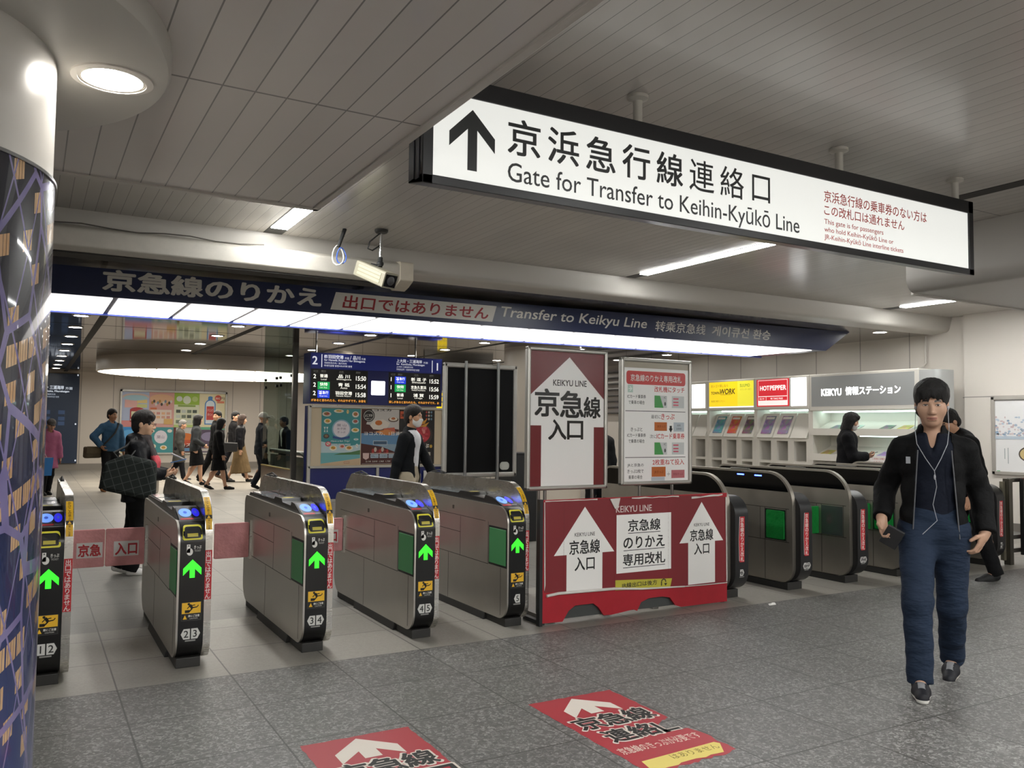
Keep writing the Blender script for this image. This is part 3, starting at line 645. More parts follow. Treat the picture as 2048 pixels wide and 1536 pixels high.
# gates seen from the other end: tall plate left, rounded black end on the right
PLATE = rpoly([(0, .06, .15), (0, 1.09, .30), (1.85, 1.09, .16), (1.85, .06, .15)], 10)
REAR = rpoly([(-.055, .075, .16), (-.055, .895, .17), (1.70, .90, .1), (1.70, .075, .14)], 9)
def rgate(x, nums, label, blue=False, flap=False, window=True):
    g = thing('ticket_gate', label, 'ticket gate', (x, 5.42, 0), 'ticket gates with rounded black ends')
    MB().prism(PLATE, 0, 0, .042).build('side_panel', mat('#b0aa9f', .38, .92, 0, .5, 'steel'), g, False, True)
    arc = lambda cy, cz, r_, a0, a1: [(cy+r_*math.cos(a0+(a1-a0)*k/9), cz+r_*math.sin(a0+(a1-a0)*k/9)) for k in range(10)]
    pr = [(.048, .905)]+arc(.30, .79, .278, math.radians(155.6), math.pi/2)+arc(1.69, .93, .138, math.pi/2, 0)+[(1.828, .905)]
    MB().prism(pr, 0, -.0015, .001).build('dark_band', mat('#060607', .12), g, False)
    MB().prism(REAR, 0, .044, .20).build('end_cover', mat('#1c1c1e', .38), g, False, True)
    MB().box(.0, .19, .06, 1.66, 0, .07).build('plinth', RUBBER, g, False, False, .004)
    mb = MB()
    for z, a, b in ((.745, .04, 1.82), (.438, .04, 1.82)): mb.box(-.0012, .001, a, b, z, z+.005)
    for y in (.07, .33, .39, .62): mb.box(-.0012, .001, y, y+.005, .44, .745)
    mb.box(-.0012, .001, .33, .335, .07, .44); mb.build('panel_joints', mat('#2f2d28', .6), g, False)
    if window:
        bx('flap_pocket', mat('#14231b', .3), g, -.001, .002, .08, .33, .45, .735)
        MB().prism(rpoly([(.09, .46, .015), (.31, .46, .015), (.31, .725, .015), (.09, .725, .015)], 3), 0, -.012, 0).build('folded_flap', mat('#157a33', .5, 0, 0, .4, 'fabric'), g, False, False, .005)
    else: bx('flap_pocket', mat('#3b423f', .15), g, -.002, .002, .08, .33, .45, .735)
    if flap:
        q = MB().prism(rpoly([(-.27, .45, .01), (-.004, .45, .01), (-.004, .72, .01), (-.27, .72, .01)], 3), 1, .36, .385).build('lane_flap', mat('#1c7f38', .5, 0, 0, .4, 'fabric'), g, False, False, .005)
        A = Art((-.15, .3592, .585)); A.ell(0, 0, .04, .05, '#b3242c', 1); A.rect(-.032, -.010, .064, .02, '#e6e2dd', 2); A.build('no_entry_mark', q, False)
    if blue:
        for y in (.37, .60): bx('blue_lamp', mat('#2b3dff', .4, 0, 9), g, -.004, 0, y, y+.09, 1.035, 1.047)
    mb = MB().box(.008, .034, .55, .80, 1.088, 1.104); mb.build('sensor_bar', mat('#6d6b67', .35, .8), g, False, False, .006)
    f = edge_fn(REAR, 0)
    def ff(x, z, l):
        v = f(x, z, l); zs = sorted((p[1], p[0]) for p in REAR if p[0] < .3)
        for (za, ya), (zb, yb) in zip(zs[:-1], zs[1:]):
            if za <= z <= zb: v.y = ya+(yb-ya)*(z-za)/max(zb-za, 1e-6)-l-.0005
        return v
    A = Art((0, 0, 0), fn=ff); A.poly([(.088, .34), (.084, .52), (.094, .72), (.102, .72), (.098, .33)], '#d8d4cf', 1)
    A.poly([(.094, .325), (.087, .52), (.10, .72), (.155, .72), (.150, .325)], '#c4262e', 2); A.vtext('京急線のりかえ改札', .124, .712, .044, .0425, '#f0e9e4', 3, .01); A.build('transfer_label', g, False)
    A = Art((0, 0, 0), fn=ff); hexes(A, .125, .205, nums, .92); A.build('number_plate', g, False)
rgate(5.31, (6,), 'ticket gate numbered 6 directly behind the red barrier')
rgate(6.13, (6, 7), 'ticket gate numbered 6 and 7 with two blue lamps on its dark band', True)
rgate(6.925, (7, 8), 'ticket gate numbered 7 and 8, its green flap swung into the lane', False, True, False)
rgate(7.72, (8, 9), 'ticket gate half hidden by the person in jeans, next after gates 7 and 8', False, True)
rgate(8.51, (9, 10), 'ticket gate almost wholly hidden behind the person in the open black jacket', False, False)
rgate(9.27, (10,), 'last ticket gate, its rounded dark end next to the steel railing')

# ================================================================ barrier board, poster boards
def arrow_block(A, cx, y0, y1, hw, sw, head, c, l): A.poly([(cx, y1), (cx+hw, y1-head), (cx+sw, y1-head), (cx+sw, y0), (cx-sw, y0), (cx-sw, y1-head), (cx-hw, y1-head)], c, l)
RB = thing('barrier_board', 'low red barrier board with two white arrows, torn paper along its edges', 'barrier', (4.29, 5.36, 0))
o = [(3.36, .02), (3.36, .935), (5.235, .935), (5.235, .01)]
notch = [(4.72, .012), (4.66, .03), (4.60, .10), (4.52, .115), (4.38, .115), (4.30, .09), (4.26, .025), (4.22, .04), (4.0, .02), (3.93, .025), (3.88, .09), (3.83, .125), (3.66, .125), (3.60, .09), (3.545, .015)]
MB().prism(o+notch, 1, 5.345, 5.365).build('board', mat('#a51f2b', .5, 0, 0, .4, 'rough'), RB)
MB().box(3.335, 3.362, 5.34, 5.385, 0, .94).build('end_post', mat('#222325', .4), RB)
MB().box(3.4, 5.2, 5.37, 5.40, .03, .30).build('back_frame', mat('#3c3f3e', .5), RB)
mb = MB().box(3.36, 3.40, 5.37, 5.62, 0, .03); mb.box(5.19, 5.23, 5.37, 5.62, 0, .03); mb.build('foot', mat('#2a2b2c', .5), RB)
A = Art((0, 5.3445, 0)); A.rough = .5
A.poly([(3.375, .245), (3.38, .915), (3.41, .93), (4.9, .925), (5.215, .90), (5.228, .17), (4.95, .175), (4.62, .19), (4.2, .215), (3.9, .23)], mat('#7c2229', .45), 1)
for x in (3.55, 4.03, 4.58): A.rect(x, .25, .002, .66, '#651a20', 2)
A.text('KEIKYU LINE', 4.045, .815, .36, .05, '#d7c9c4', 2, .012)
for cx, y0, y1 in ((3.745, .232, .873), (4.945, .185, .868)):
    arrow_block(A, cx, y0, y1, .283 if cx < 4 else .245, .168 if cx < 4 else .15, .36 if cx < 4 else .335, '#eceae6', 2)
    k = 1 if cx < 4 else .9
    A.ctext('KEIKYU LINE', cx, y1-.225*k, .19*k, .028*k, '#2b2726', 3, .006); A.ctext('京急線', cx, y1-.36*k, .285*k, .105*k, '#141414', 3, .022); A.ctext('入口', cx, y1-.485*k, .185*k, .10*k, '#141414', 3, .022)
A.rect(4.05, .335, .56, .46, '#eceae6', 2)
for i, (t, wd) in enumerate((('京急線', .33), ('のりかえ', .42), ('専用改札', .43))):
    A.ctext(t, 4.33, .66-i*.135, wd, .092, '#141414', 3, .022); A.rect(4.33-wd/2, .643-i*.135, wd, .005, '#141414', 3)
A.poly([(4.04, .205), (4.60, .185), (4.62, .255), (4.04, .285)], '#b9b13b', 3); A.text('JR線出口は後方', 4.10, .212, .36, .045, '#26221a', 4, .02)
for k in range(7):
    a = math.pi*k/6; A.ell(4.53+.022*math.cos(a), .235+.02*math.sin(a), .006, .006, '#26221a', 4, 8)
A.rect(4.502, .205, .011, .03, '#26221a', 4); A.poly([(4.535, .222), (4.567, .222), (4.551, .20)], '#26221a', 4)
A.build('printed_sheet', RB)
mb = MB()
def rip(pts, wdt, seed):
    r = random.Random(seed); up = []; dn = []
    for (x, z) in pts: up.append((x, z+r.uniform(.2, 1)*wdt)); dn.append((x, z-r.uniform(.2, 1)*wdt*.6))
    return up+dn[::-1]
for pts, wd in (([(3.38+.06*i, .925) for i in range(9)], .006), ([(4.2+.07*i, .925-.004*(i % 2)) for i in range(8)], .007), ([(4.83+.05*i, .905+.002*i) for i in range(8)], .012), ([(5.225, .9), (5.228, .88)], .01)):
    mb.prism(rip(pts, wd, len(mb.v)), 1, 5.338, 5.3425)
mb.prism([(3.98, .925), (4.08, .93), (4.06, .86), (4.03, .845)], 1, 5.333, 5.3425); mb.prism([(5.216, .9), (5.226, .9), (5.234, .18), (5.224, .18)], 1, 5.338, 5.3425); mb.prism([(3.37, .92), (3.376, .92), (3.386, .3), (3.376, .26)], 1, 5.338, 5.3425)
mb.build('torn_paper', mat('#cfcac4', .6), RB)
mb = MB(); mb.tube([(3.395, 5.335, .222), (3.5, 5.335, .232), (3.75, 5.334, .228), (4.03, 5.335, .222)], .011, 8); mb.tube([(4.03, 5.335, .222), (4.3, 5.334, .198), (4.75, 5.335, .178)], .010, 8, r1=.006); mb.tube([(4.75, 5.335, .178), (5.0, 5.337, .172), (5.23, 5.337, .17)], .004, 6)
mb.build('curled_edge', mat('#d4d0ca', .55), RB, smooth=True)

def board(name, lab, x0, x1, z0, z1, y, legs):
    t = thing(name, lab, 'poster stand', ((x0+x1)/2, y, 0))
    mb = MB()
    for a in ((x0, x1, z1-.034, z1), (x0, x1, z0, z0+.034), (x0, x0+.034, z0, z1), (x1-.034, x1, z0, z1)): mb.box(a[0], a[1], y-.02, y+.03, a[2], a[3])
    mb.build('frame', ALU, t, bevel=.012)
    box('backing', mat('#d8d7d3', .5), t, x0+.03, x1-.03, y+.0, y+.022, z0+.03, z1-.03)
    mb = MB()
    for x in legs: mb.tube([(x, y+.015, z0+.01), (x, y+.015, .03)], .014, 8)
    for x in (legs[0], legs[-1]): mb.box(x-.03, x+.03, y-.2, y+.24, 0, .03)
    mb.build('stand', mat('#8d8c88', .35, .9), t)
    return t
t = board('poster_stand', 'framed poster stand showing a big white arrow and the words for entrance', 3.372, 4.155, .985, 2.125, 5.62, (3.50, 3.56, 4.02))
A = Art((3.406, 5.6195, 1.019)); A.rough = .2; W, H = .715, 1.072
A.rect(0, 0, W, H, '#eeedea', 1)
A.poly([(0, H), (W, H), (W, .70), (W*.52, 1.035), (0, .72)], '#702428', 2); A.rect(0, 0, .105, .48, '#702428', 2); A.rect(W-.10, 0, .10, .47, '#702428', 2)
A.text('KEIKYU LINE', .215, .80, .325, .048, '#3c3230', 3, .02)
A.text('京', .045, .555, .225, .215, '#181817', 3, .028); A.text('急', .285, .548, .225, .21, '#181817', 3, .028); A.text('線', .515, .545, .165, .17, '#181817', 3, .028)
A.text('入', .175, .37, .165, .155, '#181817', 3, .03); A.text('口', .355, .372, .15, .145, '#181817', 3, .028)
A.build('poster', t)
t = board('poster_stand', 'framed instruction poster with a red heading, to one side of the arrow poster', 4.30, 5.085, 1.00, 2.085, 5.63, (4.52, 4.88))
A = Art((4.334, 5.6295, 1.034)); A.rough = .25; W, H = .717, 1.017
A.rect(0, 0, W, H, '#efeeeb', 1); A.rect(0, H-.05, W, .05, '#a09886', 2)
rd = '#c23a3a'
A.rect(.03, .825, .655, .115, rd, 2, .025); A.text('京急線のりかえ専用改札', .075, .853, .565, .058, '#e8e2de', 3, .012)
A.text('改札機にタッチ', .335, .765, .34, .05, rd, 2, .015)
def para(x, y, lines, w=.2, h=.038):
    for i, tt in enumerate(lines): A.ctext(tt, x, y-i*.05, w*min(1, len(tt)/8+.12), h*.85, '#33312f', 2, .008)
para(.14, .705, ('ICカード乗車券', 'で乗車の場合'))
para(.14, .425, ('きっぷと', 'ICカード乗車券', 'で乗車の場合')); para(.13, .12, ('JRと京急の', 'きっぷ2枚で', '乗車の場合'))
def card(x, y, green):
    A.rect(x, y, .14, .105, '#c6c9c8', 2)
    if green: A.poly([(x, y), (x+.1, y), (x+.06, y+.105), (x, y+.105)], '#4a9a52', 3); A.text('IC', x+.105, y+.08, .025, .018, '#444444', 3); A.ell(x+.118, y+.035, .01, .018, '#555555', 3, 8)
    else:
        for q in (.02, .045, .075): A.rect(x+.015, y+q, .06, .012, '#cf5f70', 3)
card(.335, .63, True); card(.53, .63, False); card(.335, .225, True); card(.53, .225, False)
A.rect(.02, .595, .665, .005, '#3a3a3a', 2); A.rect(.02, .20, .665, .005, '#3a3a3a', 2)
A.text('最初に', .30, .535, .105, .033, '#33312f', 2); A.text('きっぷ', .41, .53, .15, .05, rd, 2, .015)
A.rect(.335, .43, .14, .075, '#b8652c', 2); A.text('JRきっぷ', .365, .455, .09, .024, '#6b3411', 3); A.rect(.55, .425, .12, .08, '#b6bfc6', 2); A.text('磁気', .59, .47, .04, .018, '#555555', 3); A.text('定期券', .58, .44, .06, .018, '#555555', 3)
A.rect(.505, .445, .025, .03, '#222222', 2); A.poly([(.495, .45), (.54, .45), (.5175, .415)], '#222222', 2)
A.text('次に', .285, .365, .07, .033, '#33312f', 2); A.text('ICカード乗車券', .36, .36, .315, .05, rd, 2, .015)
A.text('2枚重ねて投入', .315, .135, .355, .05, rd, 2, .012)
A.rect(.305, .035, .155, .085, '#b8652c', 2); A.text('JRきっぷ', .335, .06, .1, .028, '#6b3411', 3); A.rect(.30, -.0+.002, .15, .03, '#b6bfc6', 2)
A.rect(.525, .0+.02, .15, .07, '#b96d72', 2); A.text('京急きっぷ', .545, .043, .11, .022, '#7c3a3e', 3); A.rect(.475, .055, .035, .003, '#555555', 2); A.rect(.491, .039, .003, .035, '#555555', 2)
A.rect(.045, .755, .055, .065, '#b9d0c4', 2); A.arrow(.0725, .787, .04, .04, .008, '#e6eee9', 3, -math.pi/2)
A.build('poster', t)
# back of a third frame, standing behind gate 5
t = thing('poster_stand', 'back of a poster frame with black panel and two grey upright bars', 'poster stand', (3.91, 7.42, 0))
x0, x1, z0, z1, y = 3.50, 4.335, .98, 2.115, 7.42
mb = MB()
for a in ((x0, x1, z1-.05, z1), (x0, x1, z0, z0+.05), (x0, x0+.045, z0, z1), (x1-.045, x1, z0, z1)): mb.box(a[0], a[1], y-.02, y+.03, a[2], a[3])
mb.build('frame', mat('#b3b1ab', .45, .7, 0, .5, 'rough'), t, bevel=.015)
box('back_panel', mat('#0b0c0d', .7, 0, 0, .2), t, x0+.04, x1-.04, y-.005, y+.02, z0+.04, z1-.04)
for x in (3.735, 4.10): MB().tube([(x, y-.03, 0.02), (x, y-.03, z1+.02)], .016, 8).build('upright', mat('#8f908f', .35, .8), t, smooth=True)
MB().box(3.66, 3.80, 7.15, 7.65, 0, .03).box(4.03, 4.17, 7.15, 7.65, 0, .03).build('foot', mat('#333333', .5), t)
MB().prism(rpoly([(4.14, 1.05, .035), (4.25, 1.05, .035), (4.25, 1.13, .035), (4.14, 1.13, .035)], 5), 1, y-.009, y-.005).build('tape_patch', mat('#b5b7b0', .5), t)

# ================================================================ floor stickers
def decal(x, y, lab, full):
    t = thing('floor_sticker', lab, 'floor sticker', (x, y, 0))
    r = random.Random(3); W, H = .535, 1.05
    def jag(a, b, n, amp): return [(a[0]+(b[0]-a[0])*i/n+r.uniform(-amp, amp), a[1]+(b[1]-a[1])*i/n+r.uniform(-amp, amp)) for i in range(n)]
    A = Art((x, y, .0006), (1, 0, 0), (0, 1, 0), .0005); A.kind = 'sticker'; A.rough = .5
    bite = jag((W, -.99), (W, -.70), 8, .01)+jag((W*.96, -.68), (W*.80, -.66), 4, .012)+jag((W*.76, -.63), (W*.78, -.56), 4, .012)+jag((W*.88, -.54), (W, -.50), 5, .01) if not full else jag((W, -.99), (W, -.62), 10, .01)+jag((W*.96, -.56), (W*1.0, -.50), 4, .012)
    out = jag((0, -1.0), (W*.25, -1.02), 6, .008)+jag((W*.25, -1.02), (W*.98, -1.0), 14, .012)+bite+jag((W, -.47), (W, 0), 14, .005)+jag((W, 0), (0, 0), 14, .005)+jag((0, 0), (0, -1.0), 20, .005)
    A.poly(out, '#a32733', 1)
    A.kind = None; A.rough = .6
    A.arrow(W*.5-.01, -.155, .30, .245, .082, '#d8cfc4', 2)
    for i, ch_ in enumerate('京急線'):
        A.text(ch_, .045+i*.155-.008, -.478, .163, .176, '#d6cdc2', 2, .05); A.text(ch_, .045+i*.155, -.47, .147, .16, '#141312', 3, .03)
    if not full:
        for k, cc_, g in ((2, '#d6cdc2', .008), (3, '#141312', 0)): A.rect(.385-g, -.664-g, .022+2*g, .13+2*g, cc_, k); A.rect(.385-g, -.664-g, .10+2*g, .022+2*g, cc_, k)
    for i, ch_ in enumerate('連絡口' if full else '連絡'):
        A.text(ch_, .085+i*.15-.008, -.672, .158, .166, '#d6cdc2', 2, .05); A.text(ch_, .085+i*.15, -.664, .142, .15, '#141312', 3, .03)
    A.text('京急線のきっぷが必要です', .03, -.80, .475, .075, '#d8c4b8', 2, .012)
    A.poly([(.03, -.985)]+jag((.08, -1.0), (.50, -.985), 10, .008)+[(.515, -.90), (.50, -.875), (.05, -.895)], '#d8c56a', 2)
    A.text('はありません', .20, -.945, .28, .05, '#7d6c2a', 3)
    A.build('print', t)
decal(2.36, 3.885, 'worn red floor sticker with a white arrow, its lower edge torn', 0)
decal(1.13, 3.885, 'red floor sticker with a white arrow, cut off by the bottom of the photo', 1)

# ================================================================ railing and a second red board at the right
t = thing('railing', 'short steel railing post and rails beside the last gate', 'railing', (9.6, 5.5, 0))
mb = MB().box(9.55, 9.62, 5.36, 5.43, 0, .96); mb.build('post', mat('#5c5953', .35, .9), t)
MB().box(9.50, 9.545, 5.40, 5.44, 0.05, .93).build('side_post', mat('#b1ab97', .35, .9), t)
for z in (.13, .28, .92): MB().box(9.62, 11.2, 5.38, 5.42, z, z+.045).build('rail', mat('#67645f', .35, .9), t)
MB().box(11.2, 11.27, 5.36, 5.43, 0, .96).build('post', mat('#5c5953', .35, .9), t)
t = thing('barrier_board', 'red board fixed to the railing at the edge of the photo', 'barrier', (10.2, 5.33, 0))
box('board', mat('#b32a33', .5, 0, 0, .4, 'rough'), t, 9.80, 10.9, 5.33, 5.36, .10, .96)
box('edge', MATTE, t, 9.775, 9.80, 5.33, 5.37, .10, .96)
# framed poster on the right wall
t = thing('wall_poster', 'pale framed poster of a tree-lined town on the right wall', 'poster', (12.87, 6.9, 1.45))
mb = MB()
for a in ((6.2, 7.46, 1.98, 2.03), (6.2, 7.46, .84, .89), (7.41, 7.46, .84, 2.03), (6.2, 6.25, .84, 2.03)): mb.box(12.84, 12.88, *a)
mb.build('frame', mat('#b5b0a8', .4, .4), t, bevel=.006)
A = Art((12.868, 7.42, .88), (0, -1, 0), (0, 0, 1)); A.rect(0, 0, 1.2, 1.11, '#e3e2e1', 1)
r = random.Random(5)
for i in range(160): A.ell(r.uniform(.0, 1.2), .55+r.uniform(.02, .30)*abs(math.sin(i)), r.uniform(.01, .03), r.uniform(.008, .02), r.choice(['#b9c6d2', '#c9b5b5', '#a9b8c8', '#8fa3b8', '#d5c7c7']), 2+(i % 5), 8)
A.rect(0, .50, 1.2, .045, '#b8c4cf', 8); A.rect(.14, .2, .012, .16, '#9fa8a6', 2); A.rect(.19, .13, .012, .24, '#9fa8a6', 2); A.ell(.52, .28, .17, .12, '#4a4038', 2); A.ell(.52, .28, .15, .10, '#c9b27c', 3); A.ell(.50, .30, .06, .04, '#7f8a4a', 4); A.rect(.02, .0, .05, .02, '#59b06a', 2)
A.build('print', t)

# ================================================================ departure board and poster wall in front of the escalator
Y = 15.8
NAVY = mat('#1b2470', .4); NAVYD = mat('#16206a', .35)
t = thing('departure_board', 'blue departure board with two black train time displays', 'departure board', (6.0, 16.0, 1.9))
box('housing', NAVYD, t, 4.63, 7.42, Y, Y+.45, 1.90, 2.89)
for x in (4.8, 6.9): MB().tube([(x, Y+.2, 2.88), (x, Y+.2, ZB)], .02, 8).build('hanger', ALU, t)
A = Art((0, Y-.001, 0)); A.emit = .28; wh = '#d9dbe6'
A.rect(4.64, 2.585, 2.765, .295, '#1a2570', 1, emit=.10)
A.text('2', 4.67, 2.66, 0, .155, wh, 2, .02); A.rect(4.845, 2.61, .016, .25, wh, 2); A.text('1', 7.30, 2.65, 0, .15, wh, 2, .02); A.rect(7.185, 2.60, .016, .25, wh, 2)
A.rect(4.90, 2.79, .06, .06, wh, 2, .01); A.text('✈', 4.908, 2.797, .045, .045, '#1d2a80', 3)
A.text('羽田空港', 4.975, 2.785, .31, .072, wh, 2, .015); A.text('方面', 5.31, 2.785, .09, .042, wh, 2); A.text('/', 5.42, 2.785, 0, .07, wh, 2); A.text('品川', 5.48, 2.785, .15, .072, wh, 2, .015); A.text('方面', 5.65, 2.785, .09, .042, wh, 2)
A.text('for Haneda Airport / for Shinagawa', 4.90, 2.725, .83, .05, wh, 2, .012); A.text('羽田机场方向／品川方向', 4.90, 2.68, .45, .036, wh, 2); A.text('하네다공항 방면/시나가와 방면', 4.90, 2.625, .56, .038, wh, 2, .01)
A.text('上大岡・三浦海岸', 6.40, 2.775, .56, .07, wh, 2, .015); A.text('方面', 6.99, 2.775, .10, .042, wh, 2)
A.text('for  Kamiōoka, Miurakaigan', 6.40, 2.715, .62, .05, wh, 2, .012); A.text('上大冈 三浦海岸方向', 6.40, 2.67, .36, .036, wh, 2); A.text('가미오오카・미우라카이간 방면', 6.40, 2.615, .50, .038, wh, 2, .01)
def disp(x0, rows, n):
    wd = 1.15; A.rect(x0, 1.925, wd, .645, '#111110', 1, emit=0)
    for i, hx in enumerate((.05, .2, .56, .9)): A.text(('のりば', '種別', '行先', '発車時刻')[i], x0+hx, 2.525, .09, .022, '#77756f', 2); A.text(('Track', 'Train', 'Destination', 'Departs')[i], x0+hx, 2.505, .09, .015, '#66645f', 2)
    for i, (kj, en, c, dj, de, tm) in enumerate(rows):
        z = 2.36-i*.163; k = '#f1efe2'
        A.text(n, x0+.05, z+.03, 0, .08, k, 2, .012, emit=.5)
        if c: A.rect(x0+.135, z-.02, .24, .15, c, 2, emit=.4)
        A.ctext(kj, x0+.255, z+.05, .19 if len(kj) > 2 else .15, .065, k, 3, .015, emit=.5); A.ctext(en, x0+.255, z+.0, .15 if len(en) > 5 else .11, .032, k, 3, emit=.4)
        A.ctext(dj, x0+.66, z+.05, .34 if len(dj) > 3 else .23, .068, k, 2, .012, emit=.5); A.ctext(de, x0+.66, z+.005, min(.30, .035*len(de)), .036, k, 2, .008, emit=.35)
        A.text(tm, x0+.905, z+.015, .205, .085, k, 2, .012, emit=.5)
        A.rect(x0+.01, z-.03, wd-.02, .003, '#3b3a36', 2, emit=0)
disp(4.645, (('普通', 'Local', None, '品 川', 'Shinagawa', '15:50'), ('快特', 'Ltd. Exp.', '#14904a', '青 砥', 'Aoto', '15:54'), ('✈急行', 'Express', '#1638c4', '羽田空港', 'Haneda Airport', '15:58')), '2')
disp(6.235, (('✈急行', 'Express', '#1638c4', '新 逗 子', 'Shinzushi', '15:52'), ('快特', 'Ltd. Exp.', '#14904a', '京急久里浜', 'Keikyū Kurihama', '15:56'), ('普通', 'Local', None, '浦 賀', 'Uraga', '15:59')), '1')
A.text('があると言われたら、それはサギです。お金を', 4.66, 1.945, 1.1, .05, '#e0963a', 2, .012, emit=.5); A.text('貸しがあると言われたら、それはサギです。お', 6.25, 1.945, 1.11, .05, '#e0963a', 2, .012, emit=.5)
A.rect(5.87, 2.10, .29, .28, '#ffffff', 2, .015, emit=1.5)
A.build('display', t)
t = thing('poster_wall', 'dark blue wall with a steel-framed cream board for three posters', 'wall panel', (6.04, 15.95, 0))
box('base_wall', NAVYD, t, 4.63, 7.46, Y+.01, Y+.30, 0, 1.86)
mb = MB()
for a in ((4.62, 7.46, 1.825, 1.865), (4.62, 7.46, .655, .70), (4.60, 4.665, 0, 1.865), (7.42, 7.47, 0, 1.865)): mb.box(a[0], a[1], Y-.035, Y+.02, a[2], a[3])
mb.box(4.66, 7.42, Y-.03, Y+.02, 0, .06); mb.box(6.0, 6.06, Y-.03, Y+.01, .06, .655); mb.build('frame', ALU, t, bevel=.006)
box('cream_board', mat('#d2c2a6', .5), t, 4.66, 7.42, Y-.01, Y+.02, .69, 1.83)
def poster(x0, wd, z0, h, lab, fill, y=Y-.011, group=None):
    p = thing('poster', lab, 'poster', (x0+wd/2, y, z0), group)
    B = Art((x0, y-.002, z0), step=.001); fill(B, wd, h); B.build('print', p)
    box('sheet', mat('#d8d5cf', .5), p, x0, x0+wd, y-.0015, y, z0, z0+h)
def dish(B, x, y, a, b, plate, food, r=0, l=2):
    B.ell(x, y, a, b, plate, l, 18); B.ell(x, y+b*.1, a*.62, b*.6, food, l+1, 14); B.ell(x-a*.2, y+b*.2, a*.2, b*.22, '#7f9a3c', l+2, 8); B.ell(x+a*.22, y-.1*b, a*.18, b*.2, '#c9622c', l+2, 8)
def p1(B, W, H):
    B.rect(0, 0, W, H, '#3f9296', 1)
    B.poly([(0, .22), (W, .20), (W, .40), (W*.6, .36), (0, .46)], '#bcd3d8', 2); B.rect(0, 0, W, .24, '#6fb0b4', 3); B.poly([(.25, .20), (.4, .235), (.6, .25), (W, .29), (W, .2)], '#4f7d4e', 4); B.poly([(0, 0), (W, 0), (W, .13), (.45, .085), (0, .03)], '#cdb391', 4)
    B.ell(.40, .70, .19, .185, '#8fb3c8', 2, 32); B.ell(.40, .70, .165, .16, '#e6e0e6', 3, 32)
    B.ctext('葉 山', .40, .75, .19, .05, '#8a7f92', 4, .01); B.ctext('女子旅', .40, .685, .18, .045, '#8a7f92', 4, .01); B.ctext('きっぷ', .40, .62, .16, .04, '#8a7f92', 4, .01)
    B.poly([(.23, .57), (.40, .53), (.57, .57), (.57, .52), (.40, .49), (.23, .52)], '#2d4f8a', 4); B.text('Have a fun Trip!', .19, .44, .38, .045, '#d9e6e8', 4, .01, .2)
    for k in range(3): B.rect(.21+k*.13, .385, .12, .03, '#b7cdd0', 4)
    for x, y, a, b, pl, fo in ((.10, .99, .09, .05, '#cfcabd', '#9c4c3a'), (.34, 1.05, .10, .035, '#e5ddc8', '#d6ad62'), (.52, 1.04, .025, .04, '#e9d08a', '#f0e0a8'), (.68, .99, .07, .06, '#e3ded2', '#b5673a'), (.12, .85, .075, .05, '#e8dfc4', '#cf9e3e'), (.68, .85, .07, .05, '#b9d2d0', '#b04a52'), (.68, .68, .08, .045, '#ece4cc', '#d9b04a'), (.1, .56, .06, .045, '#4a3f3c', '#7f6a58'), (.14, .41, .06, .05, '#d05c66', '#e9d3d0'), (.24, .33, .075, .05, '#ece4cc', '#d39b3b'), (.42, .36, .06, .04, '#e6c9c3', '#c75a52'), (.56, .33, .08, .05, '#ece4cc', '#cc8a35'), (.72, .37, .03, .045, '#d5e4e4', '#eef0ee'), (.70, .5, .05, .02, '#dfe8e6', '#b9cfd2')): dish(B, x, y, a, b, pl, fo, 0, 5)
    for k in range(2): B.poly([(.045+.05*k, .74), (.085+.05*k, .74), (.067+.05*k, .69), (.08+.05*k, .64), (.05+.05*k, .64), (.063+.05*k, .69)], '#dbe6e4', 5)
    B.rect(.46, .03, .11, .035, '#b04a44', 6); B.rect(.465, .035, .1, .025, '#cdb391', 7)
